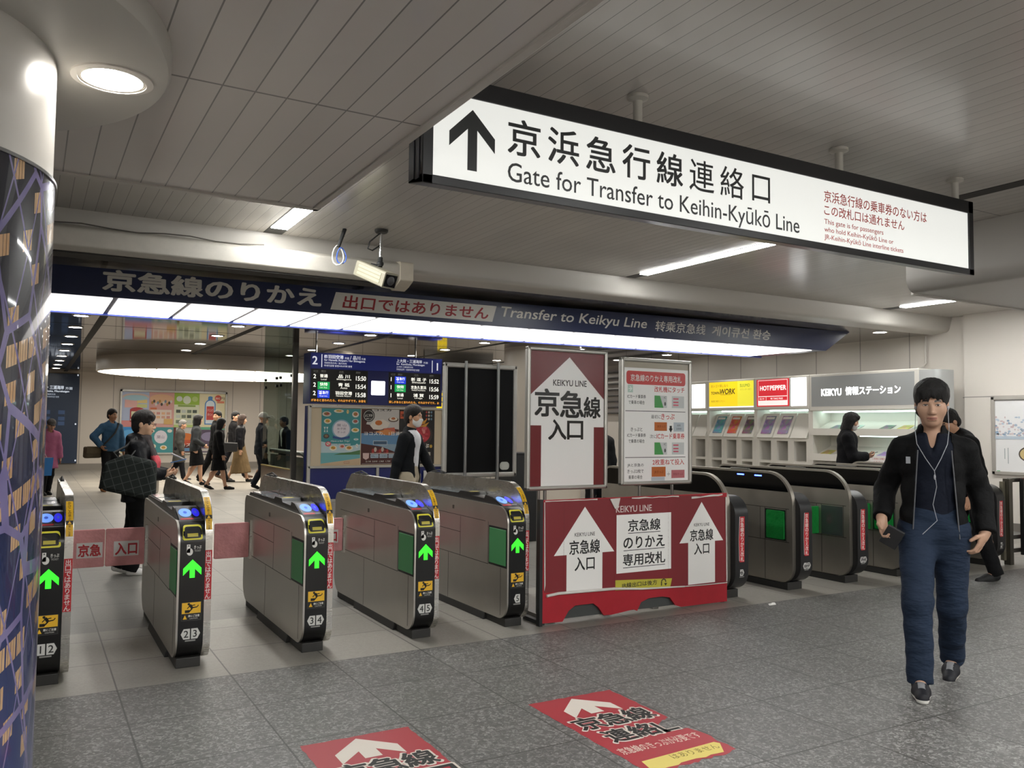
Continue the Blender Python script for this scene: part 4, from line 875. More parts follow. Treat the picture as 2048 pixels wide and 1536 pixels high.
def p2(B, W, H):
    B.rect(0, 0, W, H, '#4a1d18', 1); B.poly([(0, .42), (W, .30), (W, .62), (0, .62)], '#5f8cb4', 2); B.poly([(.25, .42), (W, .40), (W, .22), (.5, .33)], '#8aa2b4', 3)
    B.poly([(.1, .8), (.2, 1.1), (W, 1.1), (W, .70), (.5, .74)], '#cbc7c2', 2)
    B.text('ヨコスカ', .12, 1.065, .5, .04, '#2b2523', 3, .03)
    B.poly([(.18, .78), (.25, .70), (.40, .69), (.55, .73), (.60, .83), (.45, .90), (.26, .88)], '#e3d9cc', 4); B.ell(.36, .83, .075, .05, '#c8702c', 5, 18); B.poly([(.30, .66), (.55, .70), (.72, .64), (.60, .58), (.4, .60)], '#d78a4a', 5); B.poly([(.45, .72), (.7, .74), (.72, .65), (.5, .66)], '#c9664e', 4)
    B.ell(.67, .90, .11, .05, '#5a4638', 5, 18); B.ell(.67, .91, .09, .04, '#e6dccb', 6, 18); B.ell(.67, .92, .045, .025, '#b0683a', 7, 12)
    B.ell(.15, .97, .125, .125, '#1d1b1a', 4, 28); B.ell(.15, .97, .105, .105, '#d5d0c8', 5, 28); B.ell(.15, .97, .095, .095, '#1d1b1a', 6, 28); B.ctext('よこすか', .15, .95, .15, .05, '#e6e2da', 7, .03); B.ctext('満喫きっぷ', .15, .90, .11, .025, '#e6e2da', 7, .01)
    B.text('ヨコスカ、1日満喫。', .06, .58, .9, .075, '#ece8e2', 6, .02)
    B.rect(.25, .39, .30, .085, '#c6d2da', 4); B.rect(.26, .40, .28, .065, '#3f5a74', 5)
    for k in range(7): B.ell(.25+.05*k, .27+.03*math.sin(k*2), .03, .05, ['#a8322c', '#c7b6a8', '#7c1f1c'][k % 3], 4, 8)
    B.poly([(.04, .23), (.17, .23), (.165, .13), (.105, .095), (.045, .13)], '#d8b9b4', 5)
    for k in range(3): B.rect(.2+k*.19, .13, .17, .075, '#a9b9c8', 5, .01); B.text(('電車&バス', 'お食事券', 'お土産券')[k], .215+k*.19, .15, .14, .035, '#2b2b33', 6)
    B.rect(.19, .215, .55, .012, '#d8d0c8', 5); B.text('2,110  2,010  1,960  1,730', .10, .045, .52, .032, '#e6ded6', 5, .01, .2); B.rect(.02, .015, W-.04, .006, '#c9c0b8', 5)
def p3(B, W, H):
    B.rect(0, 0, W, H, '#161312', 1); B.rect(.02, .92, .09, .15, '#c8562c', 2); B.text('三崎', .035, .96, .06, .06, '#3a140c', 3, .03)
    B.vtext('まぐろ', .40, 1.08, .1, .1, '#e3dcd4', 2, .04)
    B.ell(.50, .60, .24, .22, '#3a2a26', 2, 28); B.ell(.48, .62, .21, .19, '#b3323c', 3, 28)
    r = random.Random(9)
    for k in range(26): B.ell(.47+r.uniform(-.16, .16), .64+r.uniform(-.14, .14), r.uniform(.03, .07), r.uniform(.02, .05), r.choice(['#c9404c', '#d8626a', '#a92834', '#e08a86', '#c23743']), 4+k % 8, 9)
    for p in ([(.40, .80), (.62, .93), (.56, .82)], [(.36, .78), (.5, .9), (.46, .76)], [(.44, .76), (.66, .86), (.58, .76)]): B.poly(p, '#d79a3c', 13)
    for k in range(9): B.ell(.60+.055*(k % 3), 1.06-.07*(k//3), .02, .025, ['#b04038', '#c9bdb0', '#6b8aa0'][k % 3], 3, 8)
    B.vtext('ぷ', .62, .42, .1, .1, '#e8e3da', 3, .03); B.ell(.71, .36, .03, .035, '#c9a03a', 3, 12)
    for k in range(3): B.rect(.25+.16*k, .17, .13, .07, '#b8b2a8', 3)
    B.rect(.1, .09, .58, .012, '#c8963c', 3); B.rect(.1, .05, .5, .01, '#a09890', 3)
poster(4.87, .79, .715, 1.10, 'teal poster with small dishes of food around a pale round badge', p1)
poster(5.675, .795, .715, 1.10, 'dark red and white poster with a fried egg dish, partly behind the masked walker', p2)
poster(6.475, .785, .715, 1.10, 'black poster with a bowl of red sliced fish behind the masked walker', p3)
t = thing('lift_sign', 'small white lift sign with arrow low on the blue wall', 'sign', (7.16, Y, .45)); t.location.y = Y-.0
box('plate', mat('#d5d4d0', .4), t, 7.02, 7.30, Y-.045, Y-.03, .22, .58)
B = Art((7.02, Y-.0455, .22)); B.arrow(.10, .27, .09, .12, .018, '#222222', 1, math.pi); B.rect(.06, .02, .17, .19, '#222222', 1); B.rect(.07, .03, .15, .17, '#d5d4d0', 2)
for k in range(3): B.rect(.08+.045*k, .035, .03, .10, '#222222', 3); B.ell(.095+.045*k, .155, .014, .016, '#222222', 3, 10)
B.build('pictogram', t)
# glazed escalator side
t = thing('escalator_screen', 'frameless glass screen beside the escalator, left of the departure board', 'glass screen', (4.47, 17.4, 0))
gls = mat('#c9d2cc', .02, 0, 0, .5, 'glass')
for a, b in ((16.32, 17.45), (17.47, 18.7)): box('glass_pane', gls, t, 4.45, 4.46, a, b, .62, ZB)
box('base_panel', mat('#5d584e', .2, .6), t, 4.43, 4.48, 16.3, 18.7, 0, .60); box('base_rail', mat('#b59a4a', .35, .6), t, 4.425, 4.485, 16.3, 18.7, .60, .62)
box('post', mat('#4b4945', .3, .8), t, 4.42, 4.52, 16.22, 16.31, 0, ZB)
mb = MB()
for y in (16.45, 17.3, 17.6, 18.55):
    for z in (2.30, 2.46): mb.tube([(4.43, y, z), (4.48, y, z)], .03, 10)
mb.build('glass_clip', MATTE, t)
t = thing('escalator', 'escalator end with black rounded handrails behind the glass screen', 'escalator', (5.6, 17.6, 0))
for x in (4.85, 5.95):
    box('balustrade', mat('#8b8d88', .25, .7), t, x-.02, x+.02, 16.75, 19.5, .1, .82)
    MB().tube([(x, 19.5, .9), (x, 17.0, .9), (x, 16.75, .86), (x, 16.62, .7), (x, 16.62, .52), (x, 16.75, .38)], .05, 10).build('handrail', mat('#4c4a45', .4), t, smooth=True)
box('step_plate', mat('#77736a', .3, .8), t, 4.9, 5.9, 16.6, 19.5, 0, .1)

# ================================================================ far wall: posters, dark blue panel
t = thing('wall_poster_frame', 'wide steel poster frame on the far wall holding eight bright posters', 'frame', (4.15, 29.65, 1.5))
mb = MB()
for a in ((2.50, 5.82, 2.52, 2.58), (2.50, 5.82, .48, .53), (2.50, 2.55, .48, 2.58), (5.77, 5.82, .48, 2.58)): mb.box(a[0], a[1], 29.60, 29.69, a[2], a[3])
mb.build('frame', ALU, t)
box('backing', mat('#c9c2b6', .5), t, 2.52, 5.80, 29.66, 29.69, .5, 2.56)
yb = 29.655
def far(bg, items):
    def f(B, W, H):
        B.rect(0, 0, W, H, bg, 1)
        for i, it in enumerate(items):
            if it[0] == 'r': B.rect(it[1]*W, it[2]*H, it[3]*W, it[4]*H, it[5], 3+i)
            elif it[0] == 'e': B.ell(it[1]*W, it[2]*H, it[3]*W, it[4]*H, it[5], 3+i, 16)
            else: B.text(it[6], it[1]*W, it[2]*H, it[3]*W, it[4]*H, it[5], 3+i, .01)
    return f
G = 'posters in the frame on the far wall'
poster(2.555, .805, 1.375, 1.14, 'lilac poster with a rainbow band and a red train front, top row', far('#b3bdd8', [('r', 0, 0, 1, .18, '#d88a88'), ('r', .1, .55, .5, .22, '#e3b0a8'), ('r', .55, .55, .38, .1, '#cfd28c'), ('r', .55, .68, .38, .1, '#e8cf8a'), ('e', .5, .86, .5, .10, '#d8c0b4'), ('e', .5, .83, .45, .08, '#a9cbd6'), ('r', .3, .14, .52, .36, '#b03a3c'), ('e', .56, .48, .26, .08, '#b03a3c'), ('r', .35, .27, .42, .17, '#dcd9b4'), ('r', .32, .18, .48, .05, '#e4dccf')]), yb, G)
poster(3.365, .77, 1.375, 1.14, 'pink poster with a crowd of small animals, top row', far('#dba49c', [('e', .5, .82, .48, .13, '#e3b48e')]+[('e', .12+.075*i, .70+.05*math.sin(i*2.1), .045, .045, ['#b98a3e', '#4a4038', '#d9d2c6', '#7f8b96'][i % 4]) for i in range(11)]+[('r', .05, .10, .85, .40, '#e6d3c6')]+[('r', .1+.2*(i % 4), .36-.11*(i//4), .14, .07, ['#d8a58e', '#cf8f86', '#e6b48a'][i % 3]) for i in range(8)]+[('r', .05, .50, .25, .06, '#d97a52'), ('r', .6, .08, .35, .16, '#dcb06a')]), yb, G)
poster(4.137, .788, 1.375, 1.14, 'lime green and cream poster with rows of small boxes, top row', far('#dfe2c4', [('r', 0, .66, 1, .34, '#9cbf3e'), ('e', .5, .80, .16, .12, '#dfe6cf'), ('e', .2, .83, .12, .08, '#dadfd6'), ('e', .82, .83, .12, .08, '#bcd07e'), ('r', .15, .60, .7, .05, '#8aa64a')]+[('r', .08+.22*(i % 4), .42-.15*(i//4), .17, .09, ['#4a544a', '#c9cfc4', '#77836f'][i % 3]) for i in range(12)]+[('r', 0, 0, 1, .07, '#b7cc7a')]), yb, G)
poster(4.93, .835, 1.30, 1.215, 'cream poster with a tall blue-outlined drink bottle, top row', far('#e8ddb6', [('r', 0, 0, 1, .07, '#5fae8c'), ('e', .42, .90, .09, .03, '#4a86c4'), ('r', .33, .80, .17, .1, '#4a86c4'), ('e', .42, .70, .21, .14, '#4a86c4'), ('r', .21, .14, .42, .58, '#4a86c4'), ('e', .42, .70, .17, .11, '#dfe9ee'), ('r', .25, .17, .34, .53, '#dfe9ee'), ('r', .28, .27, .28, .38, '#c8443f'), ('t', .32, .50, .2, .08, '#f0dcd2', 'ドリンク'), ('t', .32, .38, .2, .08, '#f0dcd2', 'ポイント'), ('e', .72, .88, .13, .09, '#d85a48'), ('t', .63, .85, .18, .05, '#f3ddd2', 'BIG'), ('r', .68, .74, .28, .06, '#e08a68'), ('t', .8, .84, .16, .07, '#5a524a', '円')]), yb, G)
poster(2.555, .805, .535, .83, 'sky blue poster with white brush lettering, bottom row', far('#2f8ad0', [('e', .3, .7, .3, .2, '#5aa8de'), ('t', .08, .18, .7, .2, '#e6edf2', 'シーン'), ('r', 0, 0, 1, .16, '#d9c982')]), yb, G)
poster(3.365, .77, .535, .83, 'teal poster with a pale badge behind the person with the plaid bag, bottom row', far('#3f9296', [('e', .5, .62, .26, .26, '#e0dae2'), ('t', .34, .56, .3, .12, '#8a7f92', '葉山'), ('e', .15, .85, .1, .06, '#e5ddc8'), ('e', .85, .86, .1, .07, '#e3ded2'), ('e', .2, .25, .12, .09, '#e9e1c9'), ('e', .62, .2, .14, .09, '#e9e1c9'), ('e', .62, .2, .08, .05, '#cf9e3e')]), yb, G)
poster(4.137, .788, .535, .83, 'red, orange and white poster low on the wall, bottom row', far('#5a2018', [('r', .1, .5, .9, .5, '#cbc7c2'), ('e', .5, .62, .3, .16, '#d8742c'), ('e', .5, .40, .3, .10, '#c8502c'), ('t', .1, .24, .8, .13, '#ece8e2', 'ヨコスカ'), ('r', .1, .05, .8, .13, '#5f8cb4')]), yb, G)
poster(4.93, .835, .535, .76, 'dark purple and grey poster behind the walkers, bottom row', far('#54445c', [('e', .4, .7, .3, .2, '#8f86a4'), ('r', .5, .1, .4, .3, '#a23a3c'), ('r', .05, .05, .4, .12, '#bdb6b0')]), yb, G)
t = thing('wall_sign', 'tall dark blue direction panel on the far wall beside the column', 'sign', (.2, 29.6, 1.6))
box('panel', mat('#26364f', .3), t, -1.6, 1.31, 29.58, 29.69, .22, 3.02)
A = Art((0, 29.579, 0)); A.emit = .35
A.text('上大岡・三浦海岸', .10, 2.52, .78, .12, '#c9d2de', 2, .02); A.text('方面', .92, 2.52, .2, .085, '#c9d2de', 2)
A.text('for Kamiōoka, Miurakaigan', .10, 2.42, .93, .075, '#c9d2de', 2, .02); A.text('上大冈・三浦海岸方向', .1, 2.34, .55, .05, '#aab6c6', 2); A.text('가미오오카・미우라카이간 방면', .1, 2.26, .65, .05, '#aab6c6', 2)
for x, z in ((1.25, .28), (1.24, 2.96), (1.22, 1.42)): A.rect(x, z, .04, .05, '#b9c0ca', 2)
for x in (.35, .75):
    for z in (1.75, 1.55, 1.40): A.rect(x, z, .18, .12, '#34496a', 2, emit=.1)
A.build('lettering', t)
# far right: yellow and blue signs, railing, slatted wall panel
t = thing('sign_board', 'stack of lit yellow signs just past the departure board', 'sign', (10.34, 22, 2.5))
for z0, h in ((2.38, .08), (2.22, .12), (1.98, .2)):
    box('yellow_panel', mat('#f2d21e', .4, 0, .3), t, 10.2, 10.48, 22, 22.06, z0, z0+h)
box('blue_panel', mat('#232c63', .4), t, 10.2, 10.48, 22, 22.06, 1.62, 1.95); MB().tube([(10.34, 22.09, 1.6), (10.34, 22.09, ZB)], .03, 8).build('post', ALU, t)
A = Art((0, 21.999, 0)); A.text('入', 10.36, 2.03, .1, .12, '#7a5e10', 2); A.build('lettering', t)
t = thing('sign_board', 'blue sign with a white arrow pointing left, beside the poster stand', 'sign', (10.85, 18, 2.6))
box('panel', mat('#27329a', .4, 0, .6), t, 10.35, 11.2, 18, 18.05, 2.30, 2.72); MB().tube([(10.8, 18.02, 2.7), (10.8, 18.02, ZB)], .02, 8).build('hanger', ALU, t)
A = Art((10.35, 17.999, 2.30)); A.emit = 1; A.arrow(.27, .2, .24, .26, .05, '#f2f4fa', 1, math.pi/2); A.build('arrow', t)
t = thing('railing', 'steel railing with thin upright bars in the far hall', 'railing', (9.5, 18.6, 0))
mb = MB().box(7.9, 11.8, 18.58, 18.64, 1.08, 1.14); mb.box(7.9, 11.8, 18.59, 18.62, .15, .19)
for i in range(27): mb.tube([(7.95+.145*i, 18.61, 0 if i % 6 == 0 else .16), (7.95+.145*i, 18.61, 1.1)], .018 if i % 6 == 0 else .010, 6)
mb.build('bars', mat('#a9a69f', .35, .8), t)
t = thing('cabinet', 'low black cabinet behind the poster stands', 'cabinet', (5.62, 9.4, 0))
box('body', mat('#151516', .5), t, 5.40, 5.80, 9.35, 9.8, 0, 1.13, bevel=.01); box('top', mat('#1d1d1e', .4), t, 5.39, 5.81, 9.34, 9.81, 1.13, 1.15)
t = thing('louver_panel', 'row of dark horizontal louvers on the far right wall', 'louver panel', (12.95, 17, 2.3))
for k in range(8): box('slat', mat('#3c3833', .5), t, 12.86, 12.99, 15.3, 18.8, 1.85+.15*k, 1.85+.15*k+.035)
box('blue_lamp', mat('#4a5cf0', .4, 0, 2), t, 12.90, 12.98, 16.6, 16.9, 1.95, 2.05)

# ================================================================ magazine racks on the right wall (front plane x = 12.2)
CREAM = mat('#d3cfc6', .4); CREAMD = mat('#c4bfb4', .45); FX = 12.2
UNDER = mat('#dffcf6', .5, 0, 2.5)
def hdr(A, y, w, z, h): return (y, w, z, h)
def rack(y1, y0, lab, head):
    t = thing('magazine_rack', lab, 'magazine rack', (12.5, (y0+y1)/2, 0), 'magazine racks on the right wall')
    box('header', CREAM, t, FX, 12.62, y0, y1, 1.87, 2.49, bevel=.015)
    A = Art((FX-.001, y1, 0), (0, -1, 0), (0, 0, 1), .001); head(A); A.build('header_panel', t)
    mb = MB().box(12.70, 12.80, y0, y1, 0, 1.87); mb.box(FX+.02, 12.75, y1-.04, y1, 0, 1.87); mb.box(FX+.02, 12.75, y0, y0+.04, 0, 1.87)
    n = 3; wd = (y1-y0-.08)/n
    for z in (.02, .46, .86, 1.28): mb.box(FX+.026, 12.69, y0+.01, y1-.01, z, z+.05)
    for k in range(1, n): mb.box(FX+.022, 12.7, y1-.04-k*wd-.07, y1-.04-k*wd+.07, 0, 1.30)
    for yy in (y1-.092, y0+.002): mb.box(FX+.018, 12.7, yy, yy+.09, 0, 1.30)
    mb.build('pigeonholes', CREAM, t)
    for k in range(n):
        a = y1-.05-k*wd; b = a-wd+.03
        MB().add([(FX-.02, a, 1.34), (FX-.02, b, 1.34), (FX+.22, b, 1.80), (FX+.22, a, 1.80), (FX+.03, a, 1.33), (FX+.03, b, 1.33), (FX+.26, b, 1.79), (FX+.26, a, 1.79)],
            [(3, 2, 1, 0), (4, 5, 6, 7), (0, 1, 5, 4), (1, 2, 6, 5), (2, 3, 7, 6), (3, 0, 4, 7)]).build('display_pocket', CREAM, t)
    box('lamp', UNDER, t, FX+.30, FX+.36, y0+.1, y1-.1, 1.845, 1.868)
    return t, wd
def h0(A): A.rect(.05, 1.93, 1.2, .50, '#ffffff', 1, emit=1.2)
def h1(A):
    A.emit = .28
    A.rect(.05, 1.95, .80, .50, '#f2d21c', 1); A.rect(.85, 1.95, .43, .50, '#e6dc3c', 1); A.rect(.05, 1.925, 1.23, .025, '#ffffff', 1)
    A.text('おシゴト探しなら', .11, 2.345, .48, .055, '#7d6512', 2); A.text('TOWN', .11, 2.20, .24, .055, '#4a3c10', 2, .03); A.text('WORK', .365, 2.20, .42, .105, '#4a3c10', 2, .03, .15); A.rect(.38, 2.185, .30, .006, '#4a3c10', 2)
    A.text('毎週○発行 フリー', .11, 2.04, .40, .04, '#8a701a', 2); A.text('SUUMO', .92, 2.33, .26, .06, '#86962c', 2, .02); A.text('カウンターあり', .92, 2.26, .3, .04, '#a5a83a', 2)
def h2(A):
    A.emit = .28
    A.rect(.05, 1.93, .80, .52, '#c9252f', 1); A.rect(.085, 1.95, .73, .485, '#f0e6e2', 2); A.rect(.095, 2.13, .71, .295, '#cc2a34', 3); A.text('HOT', .14, 2.24, .23, .085, '#f6efec', 4, .04); A.text('PEPPER', .39, 2.24, .39, .085, '#f6efec', 4, .04)
    A.rect(.095, 2.045, .19, .07, '#cc2a34', 3); A.rect(.295, 2.045, .51, .07, '#cc2a34', 3); A.text('¥0 TAKE FREE', .40, 2.063, .30, .032, '#f6efec', 4, .02); A.text('毎月', .12, 2.063, .12, .032, '#f6efec', 4)
    A.rect(.89, 1.93, .36, .52, '#ffffff', 1, emit=1.2)
rk0, _ = rack(14.32, 13.0, 'white magazine rack with a blank lit header, half behind the instruction poster', h0)
rk1, wd = rack(13.0, 11.69, 'white magazine rack under the yellow lit header', h1)
rk2, _ = rack(11.69, 10.38, 'white magazine rack under the red lit header', h2)
mags = [(13.0, 0, '#4f95a8', 'magazine with a blue-green cover in a clear pocket under the yellow header'), (13.0, 1, '#c9532c', 'magazine with an orange cover in a clear pocket under the yellow header'), (13.0, 2, '#6a5a5c', 'magazine with a grey and red cover in a clear pocket under the yellow header'),
    (11.69, 0, '#8a78a0', 'purple magazine in the pocket nearest the yellow header, under the red header'), (11.69, 1, '#937f9f', 'purple magazine in the middle pocket under the red header')]
for y1, k, col, lab in mags:
    a = y1-.05-k*wd-.08; b = a-.245; u = Vector((.24, 0, .46)).normalized(); nn = Vector((-.46, 0, .24)).normalized(); o = Vector((FX-.02, 0, 1.34))
    t = thing('magazine', lab, 'magazine', (FX+.1, (a+b)/2, 1.55), 'magazines in the display pockets')
    q = [o+u*.08+nn*.001, o+u*.46+nn*.001]; mbm = MB().add([(p.x+nn.x*e, yy, p.z+nn.z*e) for e in (0, .008) for p in q for yy in (a, b)], [(4, 6, 7, 5), (0, 1, 3, 2), (0, 4, 5, 1), (2, 3, 7, 6), (0, 2, 6, 4), (1, 5, 7, 3)])
    mbm.build('cover', mat(col, .35, 0, 0, .5, 'photo'), t)
    B = Art(o+u*.08+nn*.0095+Vector((0, a, 0)), (0, -1, 0), u, .001); B.rect(.02, .31, .2, .045, '#d8d4cc', 1); B.rect(.03, .03, .18, .05, col, 2); B.build('cover_print', t)
# information rack
t = thing('information_rack', 'white leaflet rack under the grey header with white lettering', 'leaflet rack', (12.5, 9.3, 0), 'magazine racks on the right wall')
y1, y0 = 10.38, 8.22
box('header', CREAM, t, FX, 12.62, y0, y1, 1.83, 2.49, bevel=.015)
A = Art((FX-.001, y1, 0), (0, -1, 0), (0, 0, 1), .001); A.rect(.05, 1.91, 2.03, .535, '#9a9c9b', 1)
A.text('KEIKYU', .27, 2.10, .42, .115, '#ffffff', 2, .03, emit=1.6); A.text('情報ステーション', .78, 2.10, 1.05, .14, '#ffffff', 2, .025, emit=1.6); A.build('header_panel', t)
prof = rpoly([(FX+.0, y0-.32, .10), (12.62, y0-.32, .02), (12.62, y0, 0), (FX, y0, 0)], 6)
MB().prism(prof, 2, .0, 2.46).build('end_panel', mat('#a9aaa8', .4), t, smooth=True)
mb = MB().box(12.70, 12.80, y0, y1, 0, 1.83); mb.box(FX+.02, 12.75, y1-.06, y1, 0, 1.83); mb.box(FX+.02, 12.75, y0, y0+.05, 0, 1.83)
for z in (1.40, .95, .50, .06):
    mb.box(FX, FX+.04, y0, y1, z, z+.12)
    mb.add([(FX+.03, y1, z+.06), (FX+.03, y0, z+.06), (12.7, y0, z+.26), (12.7, y1, z+.26)], [(0, 1, 2, 3)])
mb.build('shelves', CREAM, t)
box('lamp', UNDER, t, FX+.25, FX+.31, y0+.1, y1-.1, 1.805, 1.828); box('lamp', UNDER, t, FX+.1, FX+.14, 8.6, 9.4, 1.385, 1.398)
leaf = [(9.95, 1.40, '#6f7d7a', 'grey leaflet rack pocket'), (9.55, 1.40, '#b8c6c0', ''), (8.95, 1.40, '#5a5f5c', ''), (8.62, 1.40, '#cdbb52', ''), (8.35, 1.40, '#a9b0aa', ''), (10.15, .95, '#c9b24a', ''), (9.0, .95, '#a98fc9', ''), (8.7, .95, '#c9bfd6', '')]
names = ['grey-green leaflet on the top shelf nearest the red header', 'pale green leaflet on the top shelf behind the masked reader', 'dark grey leaflet on the top shelf', 'yellow leaflet in a clear sleeve on the top shelf', 'pale striped leaflet at the end of the top shelf', 'yellow leaflet on the second shelf', 'purple leaflet on the second shelf beside the masked reader', 'lilac leaflet on the second shelf next to the purple one']
for (y, z, col, _), nm in zip(leaf, names):
    l = thing('leaflet', nm, 'leaflet', (FX+.2, y, z+.15), 'leaflets in the information rack')
    u = Vector((.64, 0, .20)).normalized(); nn = Vector((-.2, 0, .64)).normalized(); o = Vector((FX+.05, y, z+.085))
    vs = [o+u*s_+Vector((0, d_, 0))+nn*e for e in (.002, .014) for s_, d_ in ((0, .10), (0, -.10), (.34, -.10), (.34, .10))]
    MB().add(vs, [(0, 3, 2, 1), (4, 5, 6, 7), (0, 1, 5, 4), (1, 2, 6, 5), (2, 3, 7, 6), (3, 0, 4, 7)]).build('sheet', mat(col, .4, 0, 0, .5, 'photo'), l)
l = thing('leaflet', 'white notice card with red lettering on the front lip of the second shelf', 'notice', (FX-.02, 8.95, 1.0), None)
box('card', mat('#e3dfdb', .5), l, FX-.012, FX-.002, 8.78, 9.12, .93, 1.07); A = Art((FX-.0125, 9.12, .93), (0, -1, 0), (0, 0, 1)); A.text('ご自由にお取り', .04, .08, .24, .03, '#b8342c', 1); A.text('ください', .07, .03, .16, .03, '#b8342c', 1); A.build('print', l)
t = thing('conduit', 'white pipe running down the wall above the grey header', 'pipe', (12.95, 8.1, 2.7))
mb = MB().tube([(12.95, 8.6, ZB-.02), (12.95, 8.6, 2.62), (12.86, 8.6, 2.56), (12.7, 8.6, 2.51)], .016, 8); mb.build('pipe', mat('#c9c4bc', .4), t, smooth=True)
# litter by the barrier
t = thing('paper_scrap', 'small white crumpled scrap of paper on the floor by gate 6', 'paper scrap', (5.50, 5.1, 0))
MB().add([(5.46, 5.08, .001), (5.53, 5.07, .004), (5.56, 5.11, .012), (5.50, 5.13, .002), (5.52, 5.10, .018)], [(0, 1, 4), (1, 2, 4), (2, 3, 4), (3, 0, 4)]).build('scrap', mat('#d8d6d2', .6), t)

# ================================================================ people: signed-distance figures turned into one continuous surface each
def axis(lo, hi, h, fine=()):
    xs = [lo]; x = lo
    while x < hi:
        st = h
        for a, b, f in fine:
            if a <= x < b: st = min(st, f)
        x += st; xs.append(x)
    return np.array(xs)
class Field:
    def __init__(s, lo, hi, h, fx=(), fy=(), fz=()):
        s.x = axis(lo[0], hi[0], h, fx); s.y = axis(lo[1], hi[1], h, fy); s.z = axis(lo[2], hi[2], h, fz)
        s.F = np.full((len(s.x), len(s.y), len(s.z)), 9., np.float32)
    def sub(s, lo, hi):
        sl = []
        for a, l, h in ((s.x, lo[0], hi[0]), (s.y, lo[1], hi[1]), (s.z, lo[2], hi[2])): sl.append(slice(max(0, np.searchsorted(a, l)-1), min(len(a), np.searchsorted(a, h)+2)))
        P = np.stack(np.meshgrid(s.x[sl[0]], s.y[sl[1]], s.z[sl[2]], indexing='ij'), -1)
        return tuple(sl), P
    def op(s, lo, hi, fn, k, mode):
        m = k+.035
        sl, P = s.sub([a-m for a in lo], [a+m for a in hi])
        if P.size == 0: return s
        d = fn(P).astype(np.float32); F = s.F[sl]
        if mode == 'u':
            if k > 0:
                h = np.clip(.5+.5*(F-d)/k, 0, 1); s.F[sl] = np.where(F > 5, d, F*(1-h)+d*h-k*h*(1-h))
            else: s.F[sl] = np.minimum(F, d)
        elif mode == 's':
            if k > 0:
                h = np.clip(.5-.5*(F+d)/k, 0, 1); s.F[sl] = F*(1-h)-d*h+k*h*(1-h)
            else: s.F[sl] = np.maximum(F, -d)
        return s
    def cone(s, a, b, ra, rb, k=.02, sc=(1, 1, 1), flat=False, mode='u'):
        a = np.array(a, float); b = np.array(b, float); q = np.array(sc, float)
        R = max(ra, rb)/min(q); lo = np.minimum(a, b)-R; hi = np.maximum(a, b)+R
        ba = (b-a)*q; L = float(ba@ba)**.5+1e-9
        def fn(P):
            p = (P-a)*q; t = (p@ba)/(L*L); tc = np.clip(t, 0, 1)
            d = np.sqrt(((p-tc[..., None]*ba)**2).sum(-1))-(ra+(rb-ra)*tc)
            if flat: d = np.maximum(d, (t-1)*L)
            return d/max(q)
        return s.op(lo, hi, fn, k, mode)
    def ell(s, c, r, k=.02, M=None, mode='u'):
        c = np.array(c, float); r = np.array(r, float); R = max(r)
        def fn(P):
            p = P-c
            if M is not None: p = p@M
            g = p/r; n = np.sqrt((g*g).sum(-1))+1e-6; m = np.sqrt(((g/r)**2).sum(-1))+1e-6
            return n*(n-1)/m
        ext = r if M is None else np.abs(M)@r
        return s.op(c-ext, c+ext, fn, k, mode)
    def cut(s, ax, val, keep_above=True):
        g = (s.x, s.y, s.z)[ax]; sh = [1, 1, 1]; sh[ax] = -1
        d = (val-g if keep_above else g-val).reshape(sh).astype(np.float32)
        s.F = np.maximum(s.F, d); return s
    def wob(s, amp, f=(38, 31, 27), ph=0.):
        X, Y_, Z = np.meshgrid(s.x, s.y, s.z, indexing='ij', sparse=True)
        s.F = (s.F+np.where(s.F < .05, amp*(np.sin(X*f[0]+2*np.sin(Z*f[2]*.6+ph))*np.sin(Z*f[2]+1.3*np.sin(Y_*f[1]+ph)+ph)), 0)).astype(np.float32); return s
    def mesh(s):
        F = s.F; S_ = F < 0
        c = [S_[i:i-1 or None, j:j-1 or None, k:k-1 or None] for i in (0, 1) for j in (0, 1) for k in (0, 1)]
        tot = sum(q.astype(np.int8) for q in c); mix = (tot > 0) & (tot < 8)
        ids = np.full(mix.shape, -1, np.int64); I = np.argwhere(mix); ids[mix] = np.arange(len(I))
        acc = np.zeros((len(I), 3)); cnt = np.zeros(len(I))
        off = [(i, j, k) for i in (0, 1) for j in (0, 1) for k in (0, 1)]; val = [F[I[:, 0]+o[0], I[:, 1]+o[1], I[:, 2]+o[2]] for o in off]
        ps = [np.stack((s.x[I[:, 0]+o[0]], s.y[I[:, 1]+o[1]], s.z[I[:, 2]+o[2]]), -1) for o in off]
        for a in range(8):
            for b in range(a+1, 8):
                if sum(abs(off[a][q]-off[b][q]) for q in range(3)) != 1: continue
                m = (val[a] < 0) != (val[b] < 0); t = (val[a]/np.where(val[a] == val[b], 1, val[a]-val[b]))[m, None]
                acc[m] += ps[a][m]*(1-t)+ps[b][m]*t; cnt[m] += 1
        V = acc/np.maximum(cnt, 1)[:, None]; Q = []
        for ax in range(3):
            d = [0, 0, 0]; d[ax] = 1
            A_ = S_[:S_.shape[0]-d[0], :S_.shape[1]-d[1], :S_.shape[2]-d[2]]; B_ = S_[d[0]:, d[1]:, d[2]:]
            for sg, m in ((1, A_ & ~B_), (0, ~A_ & B_)):
                E_ = np.argwhere(m); u, v = (ax+1) % 3, (ax+2) % 3
                ok = (E_[:, u] > 0) & (E_[:, v] > 0) & (E_[:, u] < mix.shape[u]) & (E_[:, v] < mix.shape[v]); E_ = E_[ok]
                du = np.zeros(3, int); du[u] = 1; dv = np.zeros(3, int); dv[v] = 1
                q = [ids[tuple((E_-x_).T)] for x_ in (du+dv, dv, 0*du, du)]
                Q.append(np.stack(q if sg else q[::-1], -1))
        Q = np.concatenate(Q); return V, Q[(Q >= 0).all(1)]
